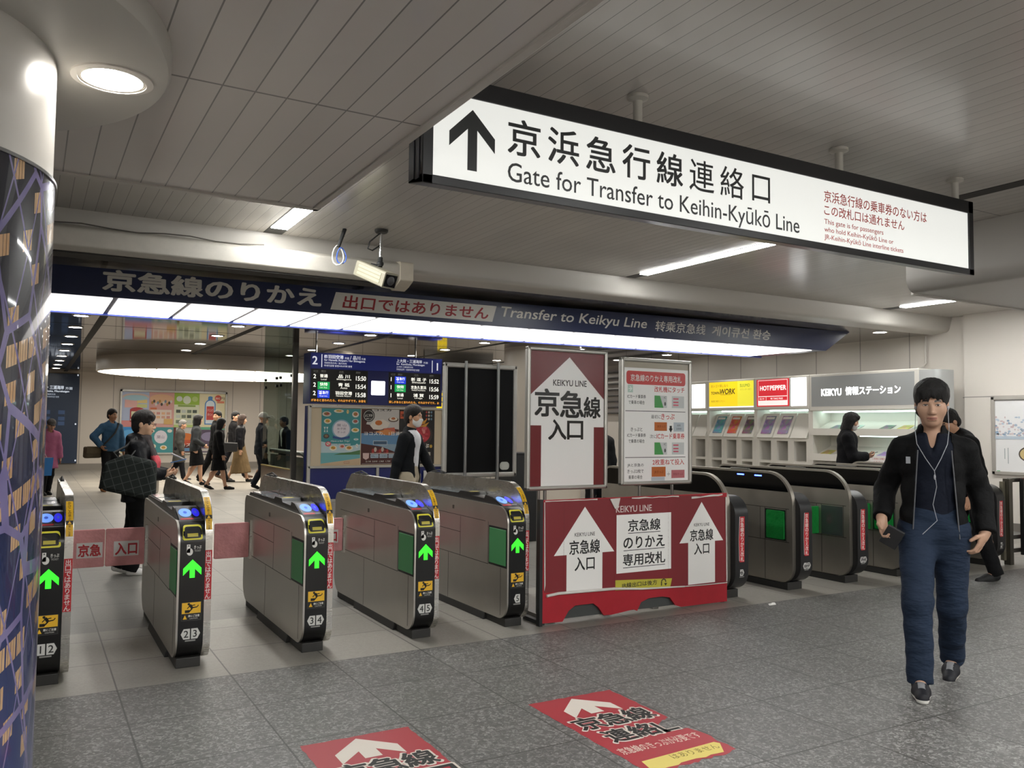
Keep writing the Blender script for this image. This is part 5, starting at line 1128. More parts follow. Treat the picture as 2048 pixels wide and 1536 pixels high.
def sdf_obj(name, fld, m, parent, paint=None):
    V, Q = fld.mesh(); me = bpy.data.meshes.new(name)
    me.vertices.add(len(V)); me.vertices.foreach_set('co', V.ravel().astype(np.float32))
    me.loops.add(len(Q)*4); me.loops.foreach_set('vertex_index', Q.ravel().astype(np.int32))
    me.polygons.add(len(Q)); me.polygons.foreach_set('loop_start', np.arange(0, len(Q)*4, 4, dtype=np.int32))
    for x in (m if isinstance(m, list) else [m]): me.materials.append(x)
    if paint is not None: me.polygons.foreach_set('material_index', paint(V[Q].mean(1)).astype(np.int32))
    me.update(calc_edges=True); me.validate(); me.shade_smooth()
    return link(name, me, parent)
def rotx(a): c, s_ = math.cos(a), math.sin(a); return np.array([[1, 0, 0], [0, c, -s_], [0, s_, c]])
def rotz(a): c, s_ = math.cos(a), math.sin(a); return np.array([[c, -s_, 0], [s_, c, 0], [0, 0, 1]])
def ik(a, c, l1, l2, hint):
    a, c = np.array(a, float), np.array(c, float); d = c-a; L = np.linalg.norm(d); L2 = min(L, (l1+l2)*.999); u = d/L
    c = a+u*L2; x = (l1*l1-l2*l2+L2*L2)/(2*L2); h = math.sqrt(max(l1*l1-x*x, 0)); n = np.array(hint, float); n = n-u*(n@u); n /= np.linalg.norm(n)+1e-9
    return a+u*x+n*h, c
def face_paint(H, c, M, hs, mask=False):
    def f(P):
        q = ((P-c)@M)/hs; x, y, z = np.abs(q[:, 0]), q[:, 1], q[:, 2]; o = np.zeros(len(P), int); fr = y < -.055
        o[fr & (np.abs(z+.071-.10*x) < .0095-.20*x) & (x < .026) & (y < -.078)] = 1
        o[fr & (np.abs(z-.0265+.16*np.abs(x-.030)) < .0045) & (x > .013) & (x < .047)] = 2
        e = fr & (np.abs(x-.031) < .0135); o[e & (np.abs(z-.002) < .0035*(1-((x-.031)/.0135)**2)+.0006)] = 3
        o[e & (np.abs(z-.002) < .0034) & (np.abs(x-.031) < .0055)] = 2
        o[e & (z > .0045-.004*((x-.031)/.0135)**2) & (z < .0082-.004*((x-.031)/.0135)**2)] = 2
        o[fr & (np.abs(z+.071-.08*x) < .0012) & (x < .021) & (y < -.08)] = 2
        return o
    return f
def head_sdf(F, c, M, s_, ear=True):
    W = lambda x, y, z: c+M@(np.array((x, y, z))*s_)
    F.ell(W(0, .018, .035), np.array((.077, .095, .088))*s_, .02, M); F.ell(W(0, -.022, -.04), np.array((.064, .070, .080))*s_, .03*s_, M)
    F.ell(W(0, -.060, -.096), np.array((.028, .022, .020))*s_, .03*s_, M)
    for e in (-1, 1):
        F.ell(W(e*.046, -.052, -.025), np.array((.024, .026, .03))*s_, .03*s_, M); F.cone(W(e*.012, -.082, .020), W(e*.045, -.070, .024), .009*s_, .008*s_, .018*s_)
        F.ell(W(e*.031, -.102, .001), np.array((.017, .017, .011))*s_, .012*s_, M, 's'); F.ell(W(e*.031, -.071, .001), np.array((.0155, .0145, .0105))*s_, .006*s_, M)
        F.ell(W(e*.0125, -.094, -.040), np.array((.0085, .010, .008))*s_, .008*s_, M)
        if ear: F.ell(W(e*.077, .012, -.012), np.array((.010, .021, .032))*s_, .008*s_, M)
    F.cone(W(0, -.084, .004), W(0, -.106, -.034), .0075*s_, .0125*s_, .014*s_)
    for z, r in ((-.0655, .0062), (-.0765, .0072)): F.cone(W(-.017, -.083, z), W(.017, -.083, z), r*s_, r*s_, .008*s_); F.ell(W(0, -.088, z), np.array((.012, .007, r))*s_, .006*s_, M)
def hair_obj(style, col, c, M, s_, parent, H=1):
    h = .004*s_ if H > 1 else .008*s_
    W = lambda x, y, z: np.array((x, y, z))*s_
    F = Field(W(-.16, -.16, -.32 if style in ('bob', 'long') else -.14), W(.16, .19, .19), h)
    q = lambda *a: np.array(a)*s_
    if style == 'bald': F.ell(W(0, .02, .03), q(.081, .1, .09), 0)
    else: F.ell(W(0, .022, .042), q(.090, .108, .094), 0); F.ell(W(0, .0, .075), q(.082, .09, .068), .03*s_)
    if style in ('short', 'fringe', 'grey'):
        F.ell(W(0, .05, -.03), q(.083, .072, .075), .03*s_)
        F.ell(W(0, -.105, -.055), q(.0735, .105, .105 if style == 'fringe' else .118), .012*s_, None, 's'); F.cone(W(-.2, .0, -.055), W(.2, 0, -.055), .034*s_, .034*s_, .01*s_, mode='s'); F.cut(2, -.085*s_)
        if style == 'fringe':
            for i in range(9): x = -.062+.0155*i; F.cone(W(x, -.078+.5*x*x*20*.5, .085), W(x*1.05+.008*math.sin(i*2), -.090+abs(x)*.35, .040+.010*math.sin(i*1.7)+abs(x)*-.25), .017*s_, .006*s_, .008*s_)
    elif style in ('bob', 'long'):
        F.cone(W(0, .035, .0), W(0, .05, -.12 if style == 'bob' else -.26), .088*s_, .078*s_ if style == 'bob' else .07*s_, .03*s_)
        for e in (-1, 1): F.cone(W(e*.072, -.02, .03), W(e*.072, .0, -.11), .026*s_, .022*s_, .02*s_)
        F.ell(W(0, -.11, -.055), q(.061, .10, .110), .012*s_, None, 's'); F.cut(2, (-.155 if style == 'bob' else -.30)*s_)
        if style == 'bob': F.cone(W(-.05, -.072, .085), W(.055, -.085, .045), .022*s_, .012*s_, .02*s_)
    elif style == 'tied':
        F.ell(W(0, -.105, -.062), q(.070, .105, .118), .012*s_, None, 's'); F.ell(W(0, .05, -.03), q(.078, .068, .08), .03*s_); F.cone(W(-.05, -.07, .08), W(.066, -.066, .0), .020*s_, .010*s_, .02*s_); F.cone(W(.05, -.07, .08), W(-.066, -.066, .0), .020*s_, .010*s_, .02*s_)
        F.cone(W(-.2, .0, -.06), W(.2, 0, -.06), .03*s_, .03*s_, .01*s_, mode='s'); F.cut(2, -.10*s_)
    elif style in ('cap', 'beanie'): F.cone(W(0, -.07, .045), W(0, -.13 if style == 'cap' else -.085, .035), .062*s_, .05*s_, .01, (1, 1, 3.5)); F.cut(2, .012*s_)
    F.wob(.0016*s_, (150, 130, 60))
    o = sdf_obj('hair' if style not in ('cap', 'beanie') else 'cap', F, mat(col, .5 if style not in ('cap', 'beanie') else .7, 0, 0, .35, 'hair' if style not in ('cap', 'beanie') else 'fabric'), parent)
    o.matrix_basis = Matrix.Translation(c) @ Matrix(M.tolist()).to_4x4(); return o
def person(label, pos, yaw, H=1.7, feet=None, hands=None, elb=((-.5, .8, -.2), (.5, .8, -.2)), curl=(.5, .5), palm=((1, 0, 0), (-1, 0, 0)), fdir=(None, None), lean=.05, head=(0, .05), skin='#b58a6f', hs=1.0,
        hair=('short', '#16120f'), top=None, bottom=None, shoe='#1a1a1b', q=1, drop=.0, mask=False, extra=None, group=None, build=1.0):
    t = thing('person', label, 'person', (pos[0], pos[1], 0), group, yaw); s = H/1.75; A_ = lambda *p: np.array(p, float)*s
    feet = feet or ((-.10, -.10, 0, 0, 0), (.10, .08, 0, 0, 0)); hands = hands or ((-.25, -.04, .80), (.25, -.04, .80))
    pel = A_(0, 0, .94-drop); R = rotx(lean); up = lambda x, y, z: pel+R@(np.array((x, y, z-.94))*s)
    hip = [A_(e*.09, 0, .90-drop) for e in (-1, 1)]; ank = []; knee = []; toe = []
    for i in (0, 1):
        x, y, z, pt, yw = feet[i]; Mf = rotz(yw)@rotx(pt); a = A_(x, y, z)+(Mf@np.array((0, .045, .085)))*s; k_, a2 = ik(hip[i], a, .425*s, .41*s, (0, -1, 0)); ank.append(a2); knee.append(k_); toe.append((a2, Mf))
    sh = [up(e*.172*build, .005, 1.385) for e in (-1, 1)]; elbw = []; wri = []
    for i in (0, 1): e_, w_ = ik(sh[i], A_(*hands[i]), .285*s, .25*s, elb[i]); elbw.append(e_); wri.append(w_)
    nk = up(0, .012, 1.45); Mh = R@rotz(head[0])@rotx(head[1]); hc = up(0, -.012, 1.545)+Mh@(np.array((0, -.012, .10))*s*hs); hs_ = s*hs
    P_ = np.array([*ank, *knee, *hip, *sh, *elbw, *wri, hc]); lo = P_.min(0)-.28*s; hi = P_.max(0)+.28*s; lo[2] = -.02; hi[2] = hc[2]+.2*s
    # --- body: one continuous skin
    hb = .010 if q > 1 else .016
    fx = []; fy = []; fz = []
    f = .0028 if q > 2 else .0042 if q > 1 else .0075
    hl = hc-.15*s*hs; hh = hc+.15*s*hs
    fx.append((hl[0], hh[0], f)); fy.append((hl[1], hh[1], f)); fz.append((hl[2], hh[2], f))
    if q > 1:
        for w_ in wri:
            for ax_, g in ((0, fx), (1, fy), (2, fz)): g.append((w_[ax_]-.17, w_[ax_]+.17, .0055))
    F = Field(lo, hi, hb, fx, fy, fz)
    ys = (1, 1.45, 1)
    F.cone(up(0, 0, .93), up(0, 0, 1.10), .125*s, .110*s, .02, ys); F.cone(up(0, 0, 1.10), up(0, .0, 1.33), .110*s, .140*s, .03, ys); [F.cone(up(e*.03, .01, 1.44), sh[i_], .048*s, .046*s, .03) for i_, e in ((0, -1), (1, 1))]
    F.ell(up(0, -.030, 1.375), A_(.10, .052, .085), .03)
    F.cone(nk, hc+Mh@(np.array((0, .012, -.06))*hs_), .056*s, .052*s, .03)
    for i in (0, 1):
        F.cone(hip[i], knee[i], .080*s, .056*s, .03); F.cone(knee[i], ank[i], .054*s, .036*s, .02); m_ = knee[i]*.6+ank[i]*.4; F.ell(m_+A_(0, .018, .02), A_(.045, .048, .10), .03)
        F.cone(ank[i], ank[i]+toe[i][1]@(np.array((0, -.11, -.055))*s), .036*s, .028*s, .02)
        F.cone(sh[i], elbw[i], .046*s, .038*s, .03); F.cone(elbw[i], wri[i], .038*s, .026*s, .02)
        fd = (wri[i]-elbw[i]) if fdir[i] is None else np.array(fdir[i], float); fd = fd/np.linalg.norm(fd); n = np.array(palm[i], float); n = n-fd*(n@fd); n /= np.linalg.norm(n); sd = np.cross(fd, n)*(1 if i == 0 else -1)
        w_ = wri[i]; pc = w_+fd*.052*s
        F.cone(w_, w_+fd*.03*s, .025*s, .027*s, .02); Mp = np.stack((fd, sd, n), 1); F.ell(pc, A_(.050, .041, .017), .015, Mp)
        for j, (off, ln) in enumerate(((.028, .072), (.009, .080), (-.010, .074), (-.028, .058))):
            p0 = w_+fd*.088*s+sd*off*s; a_ = curl[i]*.45; r_ = .0088*s
            for k_ in range(3):
                d_ = fd*math.cos(a_)+n*math.sin(a_); p1_ = p0+d_*ln*s*(.45, .32, .25)[k_]; F.cone(p0, p1_, r_, r_*.9, .004); p0 = p1_; a_ += curl[i]*(.95+.05*j); r_ *= .92
        p0 = w_+fd*.028*s+sd*.030*s
        for k_, d_ in enumerate((fd*.6+sd*.7+n*.35, fd*.85+sd*.25+n*(.35+.3*curl[i]))): d_ = d_/np.linalg.norm(d_); p1_ = p0+d_*.036*s; F.cone(p0, p1_, .0115*s, .0095*s, .008); p0 = p1_
    head_sdf(F, hc, Mh, hs_)
    lipc = '#8f5a4c'; body = sdf_obj('body', F, [mat(skin, .5, 0, 0, .35), mat(lipc, .5), mat('#1a1412', .5), mat('#c9c0b8', .3)], t, face_paint(H, hc, Mh, hs_))
    if hair: hair_obj(hair[0], hair[1], hc, Mh, hs_, t, q)
    hcl = .008 if q > 2 else .011 if q > 1 else .018
    # --- trousers, skirt
    if bottom:
        kind, col = bottom[0], bottom[1]; tex = bottom[2] if len(bottom) > 2 else 'fabric'; m_ = mat(col, .8, 0, 0, .2, tex)
        F = Field(lo, [hi[0], hi[1], 1.15*s], hcl)
        if kind in ('trousers', 'wide'):
            g = 1.0 if kind == 'trousers' else 1.35
            for i in (0, 1): F.cone(hip[i]+A_(0, 0, .02), knee[i], .104*s, .078*s*g, .03); e_ = ank[i]-(knee[i]-ank[i])*.07; F.cone(knee[i], e_, .078*s*g, .068*s*g, .03, flat=True)
            F.cone(up(0, 0, .90), up(0, 0, 1.06), .138*s, .125*s, .05, (1, 1.3, 1)); F.wob(.0035, (24, 20, 34), pos[0])
        else:
            hem = bottom[3]; fl = bottom[4]; mid = (knee[0]+knee[1])/2; c0 = up(0, 0, 1.05); c1 = A_(0, 0, hem); c1[:2] = mid[:2]*(.94*s-c1[2])/(.94*s-mid[2]) if c1[2] < .9*s else 0
            F.cone(c0, c1, .125*s, fl*s, .0, (1, 1.12, 1), True); F.wob(.006, (70, 70, 3), pos[0])
        sdf_obj('trousers' if kind in ('trousers', 'wide') else 'skirt', F, m_, t)
    # --- jacket or coat
    if top:
        kind, col, hem, puff = top[:4]; opt = top[4] if len(top) > 4 else {}; m_ = mat(col, opt.get('rough', .8), 0, 0, opt.get('spec', .2), opt.get('tex', 'fabric'))
        F = Field(lo, hi, hcl); e = puff
        if hem < .8:
            F.cone(up(0, 0, 1.15), A_(0, -.02 if not opt.get('flare') else -.03, hem), (.128+e)*s, (.155+e+opt.get('flare', 0))*s, .03, (1, 1.35, 1), True)
        else: F.cone(up(0, 0, .96), up(0, 0, 1.12), (.142+e)*s, (.122+e)*s, .03, (1, 1.38, 1)); F.cone(up(0, 0, .96), up(0, -.002, hem-.02), (.142+e)*s, (.146+e)*s, .03, (1, 1.38, 1))
        F.cone(up(0, 0, 1.12), up(0, .0, 1.33), (.122+e)*s, (.150+e)*s, .04, (1, 1.40, 1)); F.cut(2, hem*s)
        [F.cone(up(g*.035, .012, 1.432), sh[i_], (.052+e*.5)*s, (.050+e*.6)*s, .03) for i_, g in ((0, -1), (1, 1))]; F.cone(up(0, .02, 1.40), up(0, .018, 1.475), .085*s, .070*s, .03)
        if opt.get('open'):
            w0, w1, z1 = opt['open']
            tri = lambda P: np.maximum(np.maximum(np.abs(P[..., 0]-opt.get('ox', 0)*s)-(w0+(w1-w0)*np.clip((P[..., 2]/s-hem)/(1.5-hem), 0, 1))*s, P[..., 1]+.02*s), P[..., 2]-z1*s)
            F.op((-.2, -.4, 0), (.2, 0, 2), tri, .0, 's')
        for i in (0, 1):
            F.cone(sh[i], elbw[i], (.054+e*.62)*s, (.047+e*.6)*s, .022); e_ = wri[i]+(elbw[i]-wri[i])*opt.get('cuff', -.02); F.cone(elbw[i], e_, (.047+e*.6)*s, (.039+e*.5)*s, .02, flat=True)
        if opt.get('hood'): F.cone(up(-.07, .075, 1.47), up(.07, .075, 1.47), .062*s, .062*s, .04); F.cone(up(-.085, .0, 1.475), up(-.06, .07, 1.48), .045*s, .05*s, .03); F.cone(up(.085, .0, 1.475), up(.06, .07, 1.48), .045*s, .05*s, .03)
        if opt.get('collar'): F.cone(up(0, .012, 1.44), up(0, .006, 1.525), .078*s, .072*s, .015, flat=True); F.cone(up(0, -.05, 1.53), up(0, -.03, 1.45), .05*s, .045*s, .01, mode='s')
        F.wob(opt.get('wr', .004), (22, 20, 26), pos[1]*3); sdf_obj('coat' if hem < .8 else 'jacket', F, m_, t)
        if opt.get('shirt'):
            F = Field(lo, hi, hcl); F.cone(up(0, 0, .97), up(0, 0, 1.12), .136*s, .122*s, .03, (1, 1.38, 1)); F.cone(up(0, 0, 1.12), up(0, .0, 1.33), .124*s, .153*s, .04, (1, 1.36, 1)); [F.cone(up(g*.03, .01, 1.43), sh[i_], .050*s, .045*s, .03) for i_, g in ((0, -1), (1, 1))]
            F.ell(up(0, -.028, 1.375), A_(.135, .080, .11), .03)
            F.cone(up(0, .012, 1.40), up(0, .005, opt.get('ntop', 1.505)), .074*s, .066*s, .02, flat=True); F.cone(up(0, -.072, 1.525), up(0, -.128, opt.get('vneck', 1.45)), .046*s, .006*s, .006, (1, .6, 1), mode='s'); F.cut(2, opt.get('shirthem', .9)*s)
            sdf_obj('shirt', F, mat(opt['shirt'], .8, 0, 0, .2, 'fabric'), t)
    # --- shoes: same mesh for both feet
    if shoe:
        F = Field(np.array((-.07, -.22, -.02))*s, np.array((.07, .11, .13))*s, .005 if q > 1 else .01)
        F.cone((0, .04*s, .038*s), (0, -.05*s, .034*s), .040*s, .043*s, .02, (1.0, 1, 1)); F.cone((0, -.05*s, .030*s), (0, -.145*s, .022*s), .044*s, .034*s, .03); F.cone((0, .035*s, .05*s), (0, .04*s, .10*s), .042*s, .040*s, .02, flat=True)
        F.cut(2, .0); sole = shoe if isinstance(shoe, tuple) else (shoe, shoe)
        me = None
        for i in (0, 1):
            if me is None: o = sdf_obj('shoe', F, [mat(sole[0], .6, 0, 0, .3, None), mat(sole[1], .6), mat(sole[2] if len(sole) > 2 else sole[0], .6)], t, lambda P: np.where(P[:, 2] < .020*s, 1, np.where((np.abs(P[:, 0]) < .018*s) & (P[:, 1] < .0) & (P[:, 1] > -.10*s) & (P[:, 2] > .05*s), 2, 0))); me = o.data
            else: o = link('shoe', me, t)
            a2, Mf = toe[i]; o.matrix_basis = Matrix.Translation(a2-Mf@(np.array((0, .045, .085))*s)) @ Matrix(Mf.tolist()).to_4x4()
    if mask:
        F = Field(np.array((-.12, -.16, -.16))*hs_, np.array((.12, .06, .05))*hs_, .004 if q > 1 else .008); W = lambda *p: np.array(p)*hs_
        F.ell(W(0, -.024, -.052), W(.071, .082, .066), 0); F.cone(W(0, -.08, -.01), W(0, -.106, -.036), .012*hs_, .014*hs_, .02*hs_); F.ell(W(0, -.06, -.095), W(.035, .032, .026), .03*hs_)
        F.cut(2, -.018*hs_, False); F.cut(2, -.125*hs_, True); F.cut(1, -.012*hs_, False)
        for e in (-1, 1): F.cone(W(e*.070, -.02, -.035), W(e*.080, .015, -.01), .003*hs_, .003*hs_, .0)
        o = sdf_obj('face_mask', F, mat('#d8d6d2', .7, 0, 0, .2), t); o.matrix_basis = Matrix.Translation(hc) @ Matrix(Mh.tolist()).to_4x4()
    return dict(t=t, s=s, up=up, hc=hc, Mh=Mh, hs=hs_, wri=wri, elb=elbw, sh=sh, knee=knee, ank=ank, pos=pos, yaw=yaw)
def wp(p, v):          # figure-local point to the world
    c, s_ = math.cos(p['yaw']), math.sin(p['yaw']); return Vector((p['pos'][0]+c*v[0]-s_*v[1], p['pos'][1]+s_*v[0]+c*v[1], v[2]))
def lobj(name, mb, m, p, smooth=True, bevel=0): return mb.build(name, m, p['t'], False, smooth, bevel)
def sdf_thing(name, label, cat, F, m, at, rz=0):      # a held thing built in its own frame
    t = thing(name, label, cat, at, None, rz); sdf_obj('body', F, m, t); return t
TAU = 2*math.pi

# ---- the man walking towards the viewer
M = person('person in open black jacket and blue jeans walking forward, wallet in hand', (4.665, 3.065), math.radians(-57), 1.785,
    feet=((-.075, -.27, 0, .0, .08), (.085, .27, .012, .22, -.12)), hands=((-.272, -.08, .945), (.262, .0, .885)), elb=((-.18, .95, 0), (.25, .95, 0)), curl=(.95, .55), palm=((.8, -.5, .2), (-.9, .3, 0)), fdir=((.15, -.30, -.95), (-.35, -.2, -.9)),
    lean=.03, head=(.02, .10), skin='#a98670', hs=1.05, hair=('fringe', '#0f0d0c'), top=('jacket', '#0c0c0d', .875, .028, dict(open=(.115, .082, 1.47), ox=.012, collar=True, shirt='#131722', vneck=1.36, ntop=1.47, shirthem=.86, wr=.006, cuff=.0, rough=.75)),
    bottom=('trousers', '#1f2939', 'denim'), shoe=('#15151b', '#cfccc6', '#77777a'), q=3, drop=.035, build=.92)
s, up, pos_ = M['s'], M['up'], M['pos']
def onfront(x, z, d=.0, base=.150, e=.036):      # a point just in front of the jacket front
    return up(x, -(base+e)/1.40*math.sqrt(max(0, 1-(x/(base+e))**2))-d, z)
mb = MB()
for e in (-1, 1):
    mb.tube([tuple(onfront(.012+e*(.086+.034*(1-k/8)), .885+.50*k/8, .010, .142 if k < 3 else .136+.003*k)) for k in range(9)], .0042, 6)
lobj('zip', mb, mat('#6d6f74', .35, .7), M)
mb = MB(); ear_ = lambda e: tuple(M['hc']+M['Mh']@(np.array((e*.079, -.008, -.02))*M['hs']))
mid = tuple(up(.01, -.150, 1.27)); end = tuple(up(.045, -.155, 1.02))
mb.tube([ear_(-1), tuple(up(-.088, -.062, 1.50)), tuple(up(-.078, -.115, 1.42)), tuple(up(-.035, -.140, 1.34)), mid], .0021, 6); mb.tube([ear_(1), tuple(up(.088, -.062, 1.50)), tuple(up(.078, -.115, 1.42)), tuple(up(.045, -.140, 1.34)), mid], .0021, 6)
mb.tube([mid, tuple(up(.02, -.152, 1.18)), tuple(up(.0, -.152, 1.08)), tuple(up(.02, -.15, .99)), tuple(up(-.055, -.16, .91))], .0021, 6); mb.ell(ear_(-1), (.009, .009, .011)); mb.ell(ear_(1), (.009, .009, .011)); mb.ell(tuple(up(.011, -.154, 1.235)), (.006, .006, .016))
lobj('earphones', mb, mat('#94969c', .4), M)
mb = MB().box(-.012, .012, -.002, .002, -.02, .02); xf(mb, Matrix.Translation(tuple(onfront(-.125, 1.325, .012, .15)))); lobj('badge', mb, mat('#8f9196', .4, .4), M, False)
wv = M['wri'][0]; wd_ = np.array((.15, -.30, -.95)); wd_ /= np.linalg.norm(wd_)
wt = thing('wallet', 'black folding wallet held at the hip by the person in blue jeans', 'wallet', wp(M, wv+wd_*.11*s+np.array((.042, -.03, 0))), None, M['yaw'])
mbw = MB().box(-.05, .05, -.011, -.001, -.06, .06).box(-.05, .05, .001, .011, -.06, .06); xf(mbw, Matrix.Rotation(.5, 4, 'Y') @ Matrix.Rotation(.25, 4, 'X')); mbw.build('leather', mat('#1b1b1d', .5), wt, False, False, .004)
mbw = MB().box(-.046, .046, -.004, .004, .0, .058); xf(mbw, Matrix.Rotation(.5, 4, 'Y') @ Matrix.Rotation(.25, 4, 'X')); mbw.build('lining', mat('#3a3a3c', .6), wt, False)
# ---- the person close behind him
person('person in a dark jacket with white collar bending forward behind the person in jeans', (8.28, 5.03), math.radians(-118), 1.73, feet=((-.1, -.2, 0, 0, 0), (.1, .15, 0, .15, 0)), hands=((-.24, -.18, .85), (.25, -.15, .86)), lean=.26, head=(.2, .3), hair=('short', '#14100e'),
    top=('jacket', '#101011', .84, .065, dict(shirt='#c4c2bf', vneck=1.47)), bottom=('trousers', '#131315'), q=2)
mb = MB(); 
# ---- woman in the lane on the left
Wm = person('person in black padded coat, scarf and glasses holding two phones behind the pink flaps', (.93, 9.05), math.radians(77), 1.57, feet=((-.09, -.02, 0, 0, .1), (.09, .16, .015, .2, .0)), hands=((-.13, -.285, 1.09), (.10, -.30, 1.08)), elb=((-.8, .55, -.5), (.8, .55, -.5)), curl=(.8, .8), palm=((.6, 0, .8), (-.6, 0, .8)), fdir=((.25, -.95, .1), (-.3, -.9, .1)),
    lean=.05, head=(-.12, .04), skin='#c9a184', hs=1.08, hair=('tied', '#171210'), top=('jacket', '#0e0f13', .80, .055, dict(hood=True, wr=.007, rough=.5, spec=.35, tex='fabric')), bottom=('wide', '#0d0d0e'), shoe=('#d5d3cf', '#c9c7c2', '#4a4a4c'), q=2)
up, s = Wm['up'], Wm['s']; mb = MB()
for cx in (-.031, .031):
    o_ = [tuple(Wm['hc']+Wm['Mh']@(np.array((cx+.022*math.cos(a), -.104, .0+.014*math.sin(a)))*Wm['hs'])) for a in [TAU*i/14 for i in range(15)]]; mb.tube(o_, .0016, 5)
mb.tube([tuple(Wm['hc']+Wm['Mh']@(np.array(p)*Wm['hs'])) for p in ((-.009, -.104, .002), (.009, -.104, .002))], .0016, 5)
for e in (-1, 1): mb.tube([tuple(Wm['hc']+Wm['Mh']@(np.array(p)*Wm['hs'])) for p in ((e*.053, -.104, .003), (e*.078, -.05, .006), (e*.080, .02, .0))], .0016, 5)
lobj('glasses', mb, mat('#141416', .3), Wm)
F = Field(np.array((-.2, -.3, .78)), np.array((.2, .2, 1.5)), .009)
for a in range(10): t0, t1 = TAU*a/10, TAU*(a+1)/10; F.cone(up(.088*math.cos(t0), .004+.085*math.sin(t0), 1.475-.025*math.sin(t0)), up(.088*math.cos(t1), .004+.085*math.sin(t1), 1.475-.025*math.sin(t1)), .036*s, .036*s, .02)
for e in (-1, 1): F.cone(up(e*.05, -.10, 1.43), up(e*.055, -.195, 1.22), .05*s, .055*s, .02, (1, 1.9, 1)); F.cone(up(e*.055, -.195, 1.22), up(e*.05, -.205, .90), .055*s, .058*s, .02, (1, 2.2, 1), True)
F.wob(.003, (90, 80, 20)); sdf_obj('scarf', F, [mat('#4a4444', .85, 0, 0, .1, 'fabric'), mat('#c8555e', .85, 0, 0, .1, 'fabric'), mat('#b5aa9a', .85, 0, 0, .1, 'fabric')], Wm['t'], lambda P: np.where((P[:, 2] < 1.30*s) & (P[:, 2] > 1.075*s), 1, np.where((P[:, 2] <= 1.075*s), 2, 0)))
hip_ = wp(Wm, np.array((-.255, .0, .97)))
bag = thing('shoulder_bag', 'dark green plaid shoulder bag hanging at the side of the person with two phones', 'bag', hip_, None, Wm['yaw']+math.radians(86)); bag.rotation_euler.y = -.30
MB().prism(rpoly([(-.27, -.16, .07), (.25, -.20, .08), (.27, .06, .05), (.12, .19, .05), (-.16, .20, .06)], 5), 1, -.075, .075).build('pouch', mat('#222624', .85, 0, 0, .2, 'plaid'), bag, False, True, .04)
mb = MB(); pa = wp(Wm, up(-.16, .02, 1.50)); mb.tube([tuple(pa+Vector((0, 0, 0))), tuple(wp(Wm, up(-.235, -.02, 1.40))), tuple(wp(Wm, np.array((-.285, .02, 1.16)))), tuple(wp(Wm, np.array((-.26, -.08, 1.13))))], .012, 6); mb.tube([tuple(pa), tuple(wp(Wm, up(-.225, .10, 1.40))), tuple(wp(Wm, np.array((-.26, .17, 1.2)))), tuple(wp(Wm, np.array((-.26, .12, 1.13))))], .012, 6)
MBs = mb; off = Vector(bag.location); mb.v = [tuple((Matrix.Rotation(.30, 4, 'Y') @ Matrix.Rotation(-bag.rotation_euler.z, 4, 'Z')) @ (Vector(v)-off)) for v in mb.v]; mb.build('strap', mat('#1c1d1d', .6), bag, False, True)
ph = thing('phone', 'blue smartphone held in the hand of the person in the black padded coat', 'phone', wp(Wm, np.array((-.09, -.395, 1.115))), None, Wm['yaw'])
mb = xf(MB().prism(rpoly([(-.036, -.075, .01), (.036, -.075, .01), (.036, .075, .01), (-.036, .075, .01)], 3), 2, -.004, .004), Matrix.Rotation(-.25, 4, 'X')); mb.build('case', mat('#2c5f9c', .4), ph, False)
xf(MB().box(-.033, .033, -.070, .070, .0042, .0048), Matrix.Rotation(-.25, 4, 'X')).build('screen', mat('#39404a', .1), ph, False)
ph = thing('phone', 'second phone in a grey flip cover raised beside the blue smartphone', 'phone', wp(Wm, np.array((.06, -.38, 1.15))), None, Wm['yaw'])
xf(MB().box(-.036, .036, -.075, .075, -.005, .005), Matrix.Rotation(.45, 4, 'X')).build('case', mat('#8d8f94', .4), ph, False)
# ---- masked man in a dark suit jacket
Sm = person('person in dark blazer, white shirt and white face mask walking past the departure board', (3.80, 8.95), math.radians(42), 1.70, feet=((-.09, -.16, 0, 0, 0), (.09, .2, .02, .25, 0)), hands=((-.24, .10, .80), (.27, -.24, .86)), elb=((-.6, .8, 0), (.5, .8, 0)), curl=(.9, .9), palm=((1, 0, 0), (-1, 0, .2)),
    lean=.04, head=(.05, .04), skin='#b98c6c', hair=('short', '#171210'), top=('jacket', '#121417', .80, .022, dict(open=(.05, .095, 1.48), ox=.0, shirt='#cfcfd2', vneck=1.46, shirthem=.9, cuff=.03)), bottom=('trousers', '#a59a86'), q=2, mask=True)
cs = thing('ticket_holder', 'dark ticket holder held low in the hand of the masked person in a blazer', 'ticket holder', wp(Sm, np.array((.27, -.30, .74))), None, Sm['yaw']); xf(MB().box(-.035, .035, -.006, .006, -.07, .05), Matrix.Rotation(.4, 4, 'X')).build('cover', mat('#1a1a1b', .5), cs, False, False, .003)
